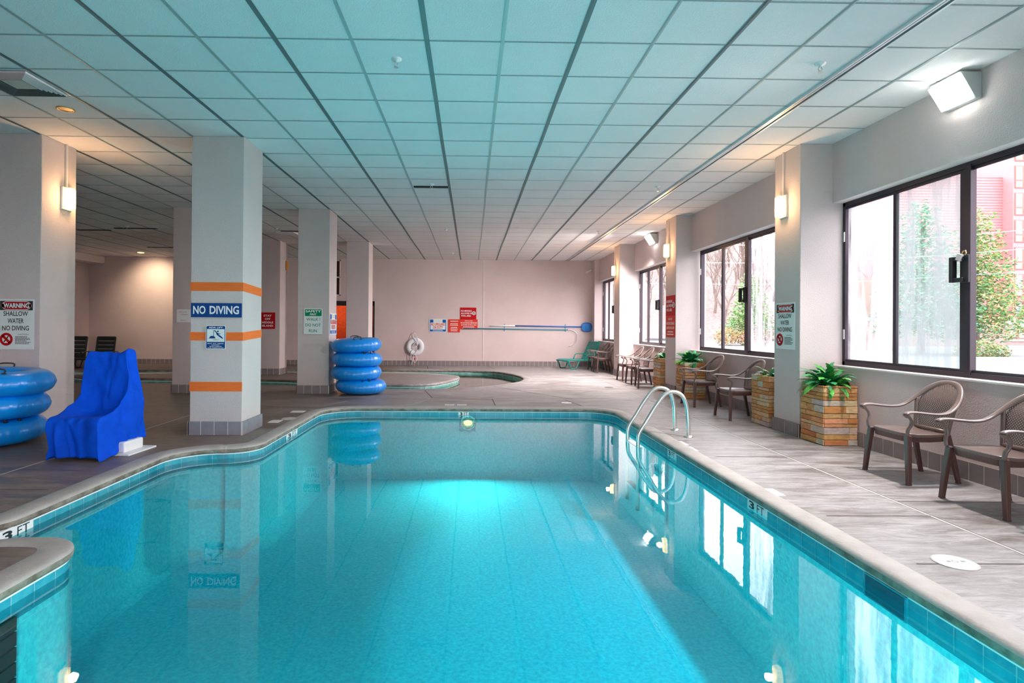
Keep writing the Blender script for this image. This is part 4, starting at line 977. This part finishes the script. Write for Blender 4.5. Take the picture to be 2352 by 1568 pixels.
s.bars('handwriting#1', m_grout, .12, .75, .72, .88, 1, 5); s.bars('handwriting#2', m_grout, .3, .75, .52, .68, 1, 6); s.bars('handwriting#3', m_grout, .25, .7, .08, .24, 1, 7); s.done()
s = Sign('stay_off_sign', 'red STAY OFF MIDDLE ISLAND sign on the island column', (-5.80 + .06, 15.367, 1.243), (1, 0, 0), .42, .445, (0, -1, 0), base=m_red_s)
for tx, a, b, y in (('STAY', .26, .78, .74), ('OFF', .34, .70, .54), ('MIDDLE', .16, .88, .33), ('ISLAND', .16, .88, .13)): s.text('lettering', m_white, tx, a, y, b, y + .12, .03)
s.done()
def lifeguard(org, u, n, w_, h, label, tall=False):
    s = Sign('lifeguard_sign', label, org, u, w_, h, n, base=m_whitesign, rad=.05 if not tall else .02, group='no lifeguard signs')
    k = .0
    s.rect('blue_field', m_blue_s2, .04, .72, .24, .95, r=.02); s.rect('blue_field', m_blue_s2, .76, .72, .96, .95, r=.02); s.rect('blue_field', m_blue_s2, .04, .05, .96, .20, r=.02)
    s.rect('blue_field', m_blue_s2, .04, .15, .075, .80); s.rect('blue_field', m_blue_s2, .925, .15, .96, .80)
    s.bars('small_print', m_grout, .28, .72, .78, .93, 2, 9, True); s.bars('small_print', m_whitesign, .14, .86, .07, .18, 2, 8, True)
    s.text('lettering', m_textred, 'NO LIFEGUARD', .10, .49, .90, .70, .03); s.text('lettering', m_textred, 'ON DUTY', .22, .25, .78, .46, .03); return s.done()
lifeguard((-1.44, YB - .012, 1.145), (1, 0, 0), (0, -1, 0), .60, .455, 'wide no lifeguard on duty sign on the back wall beside the life ring')
lifeguard((-2.795, 11.16, 1.16), (0, 1, 0), (1, 0, 0), .56, .43, 'no lifeguard sign on the side of the safety sign column, above the ring stack', True)
s = Sign('hours_sign', 'square orange-red sign of small print on the back wall, beside the lifeguard sign', (-.785, YB - .012, 1.145), (1, 0, 0), .40, .445, (0, -1, 0), base=m_red_s2)
s.bars('small_print', m_white, .08, .95, .80, .92, 1, 3, True); s.bars('small_print', m_white, .08, .92, .5, .72, 2, 13, True); s.bars('small_print', m_white, .12, .88, .06, .44, 3, 14, True); s.done()
def nosmoke(org, u, n, w_, h, label):
    s = Sign('no_smoking_sign', label, org, u, w_, h, n, base=m_red_s, group='no smoking signs')
    for tx, a, b, y in (('NO SMOKING', .05, .72, .64), ('ALLOWED IN', .05, .74, .43), ('POOL AREA', .08, .68, .22)): s.text('lettering', m_white, tx, a, y, b, y + .14, .02)
    c = [(.85 + .115 * w_ ** 0 * math.cos(a * .3142), .52 + .115 * w_ / h * math.sin(a * .3142)) for a in range(20)]; s.poly('roundel', m_white, c, 1.6); s.ring('roundel_ring', m_black, .85, .52, .085 * w_, .016, 2.2)
    return s.done()
def noalcohol(org, u, n, w_, h, label):
    s = Sign('no_alcohol_sign', label, org, u, w_, h, n, base=m_red_s2, group='no alcohol signs')
    for tx, a, b, y, hh in (('ABSOLUTELY', .27, .73, .80, .09), ('NO ALCOHOLIC BEVERAGES', .04, .96, .58, .13), ('ALLOWED IN POOL AREA', .06, .94, .38, .12)): s.text('lettering', m_white, tx, a, y, b, y + hh, .015)
    s.bars('small_print', m_white, .08, .92, .08, .32, 2, 21, True); return s.done()
nosmoke((-.383, YB - .012, 1.597), (1, 0, 0), (0, -1, 0), .555, .40, 'dark red no smoking sign on the back wall, topmost of the cluster')
noalcohol((-.385, YB - .012, 1.25), (1, 0, 0), (0, -1, 0), .605, .345, 'orange-red no alcoholic beverages sign on the back wall, behind the pole end')
nosmoke((4.158, 11.94, 1.60), (0, -1, 0), (-1, 0, 0), .52, .42, 'dark red no smoking sign on the middle window-wall column')
noalcohol((4.158, 11.94, 1.15), (0, -1, 0), (-1, 0, 0), .52, .45, 'orange-red no alcohol sign on the middle window-wall column, under the dark red one')

# ================================================================ LIFE RING AND POLES
lr = thing('life_ring', 'white life ring with white rope hanging on the back wall', 'life ring', (-1.905, YB - .07, .645))
mb = MB(); P = []
for i in range(48):
    a = 2 * PI * i / 48; P.append([((.22 + .085 * math.cos(2 * PI * k / 14)) * math.cos(a), .06 * math.sin(2 * PI * k / 14), (.22 + .085 * math.cos(2 * PI * k / 14)) * math.sin(a)) for k in range(14)])
mb.grid(P, closed_u=True, closed_v=True); mb.build('ring', m_ring, lr, smooth=True)
mb = MB(); mb.tube(crom([(-.02, -.06, .49), (-.06, -.07, .36), (.02, -.08, .2), (.10, -.08, .1), (-.02, -.08, -.06), (-.12, -.08, -.15), (-.14, -.07, -.32), (-.13, -.06, -.47)], 5), .010, 6)
mb.tube(crom([(-.02, -.06, .49), (.05, -.07, .36), (.09, -.08, .22), (.06, -.08, .04), (.06, -.08, -.14), (-.03, -.08, -.28), (-.08, -.07, -.42), (-.10, -.06, -.56), (-.11, -.05, -.62)], 5), .010, 6)
mb.tube(crom([(.0, -.08, -.26), (.06, -.07, -.36), (.05, -.07, -.46), (-.01, -.06, -.54), (-.05, -.06, -.44), (-.04, -.06, -.34)], 5), .010, 6); mb.tube(crom([(-.10, -.08, -.05), (.0, -.09, .0), (.08, -.09, .06), (.02, -.09, .14), (-.08, -.09, .02), (-.02, -.09, -.1)], 5), .010, 6)
mb.build('rope', m_rope, lr, smooth=True); mb = MB(); mb.lathe([(0, -.46), (.022, -.44), (.026, -.41), (.02, -.37), (0, -.36)], (.0, -.07, 0), 12); mb.build('rope_float', m_textred, lr, smooth=True)
mb = MB(); mb.cyl((-.02, .07, .50), (-.02, -.06, .50), .008, 8); mb.build('hook', m_tee, lr)
ax, ay = -.28, YB - .05
p = thing('skimmer_net', 'blue pole with bright blue leaf net, upper of the two on the back wall', 'pool net', (0, ay, 0))
mb = MB(); mb.tube([(1.45, 0, 1.385), (3.82, 0, 1.363)], .018, 10); mb.build('pole', m_pole, p, smooth=True); mb = MB(); mb.tube([(.62, 0, 1.375), (1.5, 0, 1.385)], .020, 10); mb.build('pole_grip', m_white, p, smooth=True)
N_ = [(3.80, 0, 1.33), (3.82, 0, 1.25), (3.92, 0, 1.21), (4.08, 0, 1.215), (4.13, 0, 1.28), (4.135, 0, 1.42), (4.08, 0, 1.485), (3.95, 0, 1.50), (3.84, 0, 1.47), (3.80, 0, 1.40)]
mb = MB(); mb.tube(crom(N_, 3, True), .014, 6, closed=True); mb.build('net_hoop', m_pole, p, smooth=True); mb = MB(); mb.grid([[Vector((3.965, -.05 * (1 - q * q), 1.355)).lerp(v + Vector((0, 0, 0)), q) * 1.0 for v in crom(N_, 3, True)] for q in (.02, .35, .7, 1.0)], closed_v=True); mb.build('net_bag', m_net, p, smooth=True)
p = thing('rescue_hook', 'teal pole ending in a curved pale crook, lower of the two on the back wall', 'rescue hook', (0, ay, 0))
mb = MB(); mb.tube([(-.27, 0, 1.283), (3.32, 0, 1.258)], .018, 10); mb.build('pole', m_pole2, p, smooth=True); mb = MB(); mb.tube(crom([(3.30, 0, 1.262), (3.45, 0, 1.25), (3.60, 0, 1.17), (3.66, 0, 1.0), (3.60, 0, .82), (3.50, 0, .755), (3.36, 0, .70)], 5), .010, 8); mb.build('crook', m_alu, p, smooth=True)
for x, l in ((1.14, 'left bracket holding the two wall-hung poles'), (3.24, 'right bracket holding the two wall-hung poles')):
    b = thing('pole_bracket', l, 'bracket', (x, YB, 1.32), 0, 'pole brackets on the back wall'); mb = MB(); mb.box((-.012, -.012, -.13), (.012, 0, .13)); mb.box((-.012, -.028, -.10), (.012, -.0, -.085)); mb.box((-.012, -.028, .015), (.012, 0, .03)); mb.build('hook_plate', m_pole2, b)

# ================================================================ OUTSIDE
gz = -.15
m_road = mat('asphalt', (.185, .19, .20), .9, var=.15, vscale=.6)
m_kerb = mat('kerb', (.42, .41, .40), .8)
m_grass = mat('winter_grass', (.42, .36, .24), .9, c2=(.35, .25, .18), vscale=2)
m_hill = mat('leaf_litter', (.27, .20, .18), .95, c2=(.13, .095, .09), vscale=3, bump=1, bscale=2, detail=10, stretch=(1, 1, .4))
m_siding = mat('red_siding', (.50, .20, .205), .7, var=.08, vscale=2)
m_cream = mat('cream_panel', (.42, .38, .33), .7); m_brown = mat('brown_trim', (.25, .11, .09), .6); m_tan = mat('tan_brick', (.27, .20, .165), .8, var=.15, vscale=5)
m_pink = mat('pink_brick', (.30, .205, .18), .8, var=.1, vscale=5); m_greenroof = mat('green_roof', (.06, .26, .21), .5); m_wglass = mat('pale_window', (.36, .39, .46), .15, spec=.8); m_ac = mat('dark_panel', (.16, .12, .15), .6)
m_bark = mat('bark', (.20, .145, .125), .9, var=.3, vscale=4)
g = MB(); g.add([(XO + .02, -40, gz), (150, -40, gz), (150, 160, gz), (XO + .02, 160, gz)], [(0, 1, 2, 3)]); g.add([(XL - 30, -60, gz - .02), (150, -60, gz - .02), (150, YS - .25, gz - .02), (XL - 30, YS - .25, gz - .02)], [(0, 1, 2, 3)])
go = g.build('ground', m_road); tag(go, 'grey street surface outside the windows', 'street', kind='structure')
def kerb(a, b, label):
    a, b = Vector((*a, gz)), Vector((*b, gz)); d = (b - a).normalized(); n = Vector((-d.y, d.x, 0)); mb = MB(); mb.obox((a + b) / 2 + Vector((0, 0, .08)), d * (b - a).length / 2, n * .12, Vector((0, 0, .08))); o = mb.build('kerb', m_kerb); tag(o, label, 'kerb')
kerb((24.5, 44.6), (40, 44.6), 'white kerb in front of the tan building'); kerb((16, 60), (32, 58.5), 'white kerb below the wooded hillside'); kerb((24, 27.8), (36, 27.8), 'white kerb in front of the round bush')
# hillside
from mathutils import noise as _nz
P = []
for i in range(40):
    x = -5 + i * 2.2; row = []
    for j in range(22):
        y = 66 + j * 3 + (x - 20) * .2; h = max(0, (j - 1)) * 1.35 * (1.25 if x < 45 else .8); row.append((x, y, gz + h + _nz.noise(Vector((x * .12, y * .12, 0))) * 1.2))
    P.append(row)
mb = MB(); mb.grid(P); h = mb.build('hillside', m_hill, smooth=True); tag(h, 'steep leaf-covered hillside beyond the street', 'hill', kind='structure')
# red multi-storey building
b = thing('apartment_block', 'tall red sided building with stacked windows beyond the street', 'building', (45.5, 60, gz))
mb = MB(); mb.box((0, 0, 2.6), (12.0, 14, 18.1)); mb.build('siding_wing', m_siding, b)
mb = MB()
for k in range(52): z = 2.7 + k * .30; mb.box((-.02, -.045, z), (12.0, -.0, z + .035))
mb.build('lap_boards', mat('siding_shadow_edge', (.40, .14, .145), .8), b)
mb = MB(); mb.box((11.9, -1.2, 2.6), (32, 13, 23)); mb.build('window_wing', m_siding, b)
for c in range(6):
    for r_ in range(7):
        z = 5.85 + r_ * 2.88 - 2.88; x = 12.05 + c * 3.2
        o = MB(); o.box((x, -1.28, z - .75), (x + 2.45, -1.2, z + 1.62)); f = o.build('window_unit', m_brown, b)
        o = MB(); o.box((x + .08, -1.31, z + .12), (x + .72, -1.27, z + 1.52)); o.box((x + .98, -1.31, z + .12), (x + 2.35, -1.27, z + 1.52)); o.build('pane', m_wglass, f)
        o = MB(); o.box((x + .08, -1.31, z - .65), (x + .72, -1.27, z - .05)); o.build('cream_spandrel', m_cream, f); o = MB(); o.box((x + .98, -1.36, z - .62), (x + 2.4, -1.27, z - .08)); o.build('dark_spandrel', m_ac, f)
mb = MB(); mb.box((8.5, -3, 0), (32, 2, 2.9)); mb.build('ground_floor', m_brown, b)
for k in range(9):
    o = MB(); x = 8.7 + k * 2.1; o.box((x, -3.05, .75), (x + 1.8, -2.98, 1.5)); o.build('cream_panel', m_cream, b); o = MB(); o.box((x, -3.05, 1.65), (x + 1.8, -2.98, 2.7)); o.build('pane', m_wglass, b)
o = MB(); o.box((8.5, -3.4, .42), (32, -3.0, .62)); o.build('white_ledge', m_kerb, b); o = MB(); o.box((8.5, -3.3, 0), (32, -3.0, .42)); o.build('stone_plinth', m_pink, b)
o = MB(); o.add([(11.5, -4.2, 3.0), (30, -4.2, 3.0), (30, -1.2, 6.4), (14.2, -1.2, 6.4), (11.5, -4.0, 2.9), (30, -4.0, 2.9)], [(0, 1, 2, 3), (0, 4, 5, 1)]); o.build('green_canopy', m_greenroof, b, fixn=False)
# tan building and long low brick wall
b = thing('brick_building', 'low tan brick building with tall white-barred windows, left of the bare tree', 'building', (0, 0, gz))
mb = MB(); mb.add([(30.0, 39.5, 0), (33.2, 47, 0), (33.2, 47, 5.2), (30.0, 39.5, 5.2), (27.5, 40.6, 0), (27.5, 40.6, 5.2), (30.7, 48.1, 0), (30.7, 48.1, 5.2)], [(0, 1, 2, 3), (1, 6, 7, 2), (0, 3, 5, 4), (3, 2, 7, 5), (4, 5, 7, 6), (0, 4, 6, 1)]); mb.build('brick_shell', m_tan, b)
d = Vector((3.2, 7.5, 0)).normalized(); n_ = Vector((d.y, -d.x, 0)); a = Vector((30.0, 39.5, 0)) + n_ * .05
for k in range(6):
    for z0, z1 in ((.6, 1.6), (2.2, 3.5), (3.6, 4.4)):
        mb = MB(); c = a + d * (.9 + k * 1.2) + Vector((0, 0, (z0 + z1) / 2)); mb.obox(c, d * .42, n_ * .03, Vector((0, 0, (z1 - z0) / 2))); mb.build('dark_window', m_ac if z0 < 3.6 else m_tan, b)
mb = MB()
for z in (1.95, 4.6): mb.obox(a + d * 4 + Vector((0, 0, z)) + n_ * .04, d * 4.2, n_ * .05, Vector((0, 0, .07)))
for k in range(8): mb.obox(a + d * (.3 + k * 1.2) + Vector((0, 0, 2.4)) + n_ * .04, d * .05, n_ * .05, Vector((0, 0, 2.2)))
mb.build('white_bars', m_kerb, b)
b = MB(); b.box((33.2, 46.2, gz), (44.5, 47.0, 2.45)); o = b.build('brick_wall', m_pink); tag(o, 'long low pinkish brick wall behind the fogged pane', 'wall')
b = MB(); b.box((33.9, 44.9, gz), (34.5, 45.5, .95)); o = b.build('utility_box', m_white, bevel=.03); tag(o, 'white utility cabinet beside the bare tree outside', 'cabinet')
# trees
def branch(mb, p, d, L, r, depth, rnd):
    q = p + d * L; mid = p + d * L * .5 + Vector((rnd.uniform(-1, 1), rnd.uniform(-1, 1), 0)) * L * .05
    mb.tube([p, mid, q], [r, r * .85, r * .68], 5 if depth > 1 else 3, cap=False)
    if depth == 0: return
    for k in range(rnd.choice((2, 3, 3))):
        nd = (d + Vector((rnd.uniform(-1, 1), rnd.uniform(-1, 1), rnd.uniform(-.25, .7))) * .62).normalized()
        branch(mb, q if k else mid.lerp(q, .6), nd, L * rnd.uniform(.62, .82), r * .6, depth - 1, rnd)
def bare_tree(x, y, z, h, seed, label, group=None):
    rnd = random.Random(seed); t = thing('bare_tree', label, 'tree', (x, y, z), 0, group); mb = MB(); branch(mb, Vector((0, 0, 0)), Vector((0, 0, 1)), h * .30, h * .022, 6, rnd); mb.build('branches', m_bark, t, fixn=False); return t
bt = bare_tree(31.3, 43.2, gz, 7.2, 5, 'bare street tree in front of the tan brick building')
protos = [bare_tree(0, 0, 0, 11, 20 + k, 'x') for k in range(4)]
rnd = random.Random(9); k = 0
spots = []
for i in range(900):
    a = rnd.uniform(.20, .95); y = rnd.uniform(66, 112)
    if a * y > 42 and y < 80: continue
    if a * y > 78 or y > 124: continue
    if all((a * y - p) ** 2 + (y - q) ** 2 > 20 for p, q in spots): spots.append((a * y, y))
spots = spots[:70]
spots.sort(key=lambda q: q[1])
grp = 'bare trees on the hillside'
for i, (x, y) in enumerate(spots):
    t = protos[i] if i < 4 else copy_tree(protos[i % 4])
    yy = y - (66 + (x - 20) * .2); zz = gz + max(0, yy / 3 - 1) * 1.35 * (1.25 if x < 45 else .8) - .2
    t.location = (x, y, zz); s = rnd.uniform(.7, 1.15); t.scale = (s, s, s); t.rotation_euler = (0, 0, rnd.uniform(0, 6.28)); t['label'] = 'slender bare winter tree on the hillside beyond the street'; t['group'] = grp
def leafy(name, label, x, y, z, blobs, n, size, cols, trunk=None, seed=1, cat='tree', group=None):
    rnd = random.Random(seed); t = thing(name, label, cat, (x, y, z), 0, group); mb = MB(); tot = sum(b[3] ** 2 for b in blobs)
    for bx, by, bz, br, bs in blobs:
        for k in range(int(n * br * br / tot)):
            v = Vector((rnd.gauss(0, 1), rnd.gauss(0, 1), rnd.gauss(0, 1))).normalized() * br * rnd.uniform(.55, 1.0); v.z *= bs; c = Vector((bx, by, bz)) + v
            a = Vector((rnd.uniform(-1, 1), rnd.uniform(-1, 1), rnd.uniform(-.4, .4))).normalized() * size * rnd.uniform(.6, 1.3); b2 = a.cross(Vector((rnd.uniform(-1, 1), rnd.uniform(-1, 1), 1))).normalized() * size * .5
            g = rnd.uniform(.65, 1.3); cc = rnd.choice(cols); mb.add([c - a, c - b2, c + a, c + b2], [(0, 1, 2, 3)], tuple(q * g for q in cc))
    mb.build('foliage', m_foliage, t, fixn=False)
    if trunk: m2 = MB(); m2.tube([(0, 0, 0), (.05, 0, trunk[1])], [trunk[0], trunk[0] * .4], 8); m2.build('trunk', m_bark, t)
    return t
ga = [(.14, .38, .12), (.26, .50, .16), (.10, .30, .14), (.45, .50, .18), (.50, .28, .14)]
cone = []
rnd = random.Random(2)
for k in range(34):
    z = 1.6 + k * .22; r_ = 2.9 * (1 - (z - 1.2) / 9.5) ** .8; a = k * 2.4; cone.append((math.cos(a) * r_ * .5, math.sin(a) * r_ * .5, z, max(.5, r_ * .62), .5))
leafy('evergreen_tree', 'tall green evergreen tree in front of the red building', 30.9, 34.0, gz, cone, 12000, .11, ga, (.2, 8), 3)
leafy('evergreen_tree', 'tall green evergreen seen blurred through the fogged pane', 27.2, 33.6, gz, [(a, b, c * 1.02, r_ * 1.05, e) for a, b, c, r_, e in cone], 8000, .13, [(.10, .30, .16), (.16, .36, .20)], (.2, 8), 4)
leafy('round_bush', 'low round green bush by the kerb outside the nearest window', 26.9, 29.2, gz, [(-.9, 0, .35, .6, .8), (0, 0, .45, .75, .8), (.8, 0, .35, .6, .8)], 2600, .07, [(.14, .33, .10), (.28, .40, .15), (.42, .26, .14)], None, 5, 'bush')
leafy('evergreen_tree', 'dark green conifer on the slope seen through the second window', 25.2, 50.5, gz, [(q[0] * .8, q[1] * .8, q[2] * .72, q[3] * .8, .6) for q in cone], 5000, .14, [(.10, .30, .12), (.20, .42, .14), (.32, .45, .14)], (.18, 6), 6)
leafy('round_bush', 'orange-tinged bush below the conifer through the second window', 23.6, 49.5, gz, [(-1, 0, .8, 1.1, .8), (.8, 0, .7, 1.0, .8), (2.2, 0, .8, 1.0, .8)], 2500, .11, [(.50, .25, .10), (.30, .34, .12), (.60, .36, .16)], None, 7, 'bush')
t = thing('utility_pole', 'wooden utility pole seen through the second window', 'pole', (24.9, 48, gz)); mb = MB(); mb.cyl((0, 0, 0), (0, 0, 11), .14, 10, .1); mb.build('pole_shaft', m_bark, t); mb = MB(); mb.box((-.9, -.06, 9.6), (.9, .06, 9.75)); mb.build('crossarm', m_bark, t); mb = MB(); mb.cyl((-.35, 0, 8.6), (-.35, 0, 9.4), .2, 12); mb.build('transformer', m_kerb, t)
for k, (z0, z1, y) in enumerate(((6.6, 7.4, 30), (5.6, 6.2, 30), (4.4, 4.6, 30))):
    mb = MB(); mb.tube(crom([(8, y + 2, z0 - .5), (18, y + 1, z0 - .55), (28, y, z0), (40, y - 1, z1 + .6)], 4), .022, 4); o = mb.build('overhead_cable', m_kerb if k < 2 else m_tee, None)
    tag(o, ['highest pale overhead cable crossing in front of the red building', 'middle pale overhead cable crossing in front of the red building', 'lowest dark overhead cable crossing in front of the red building'][k], 'cable')
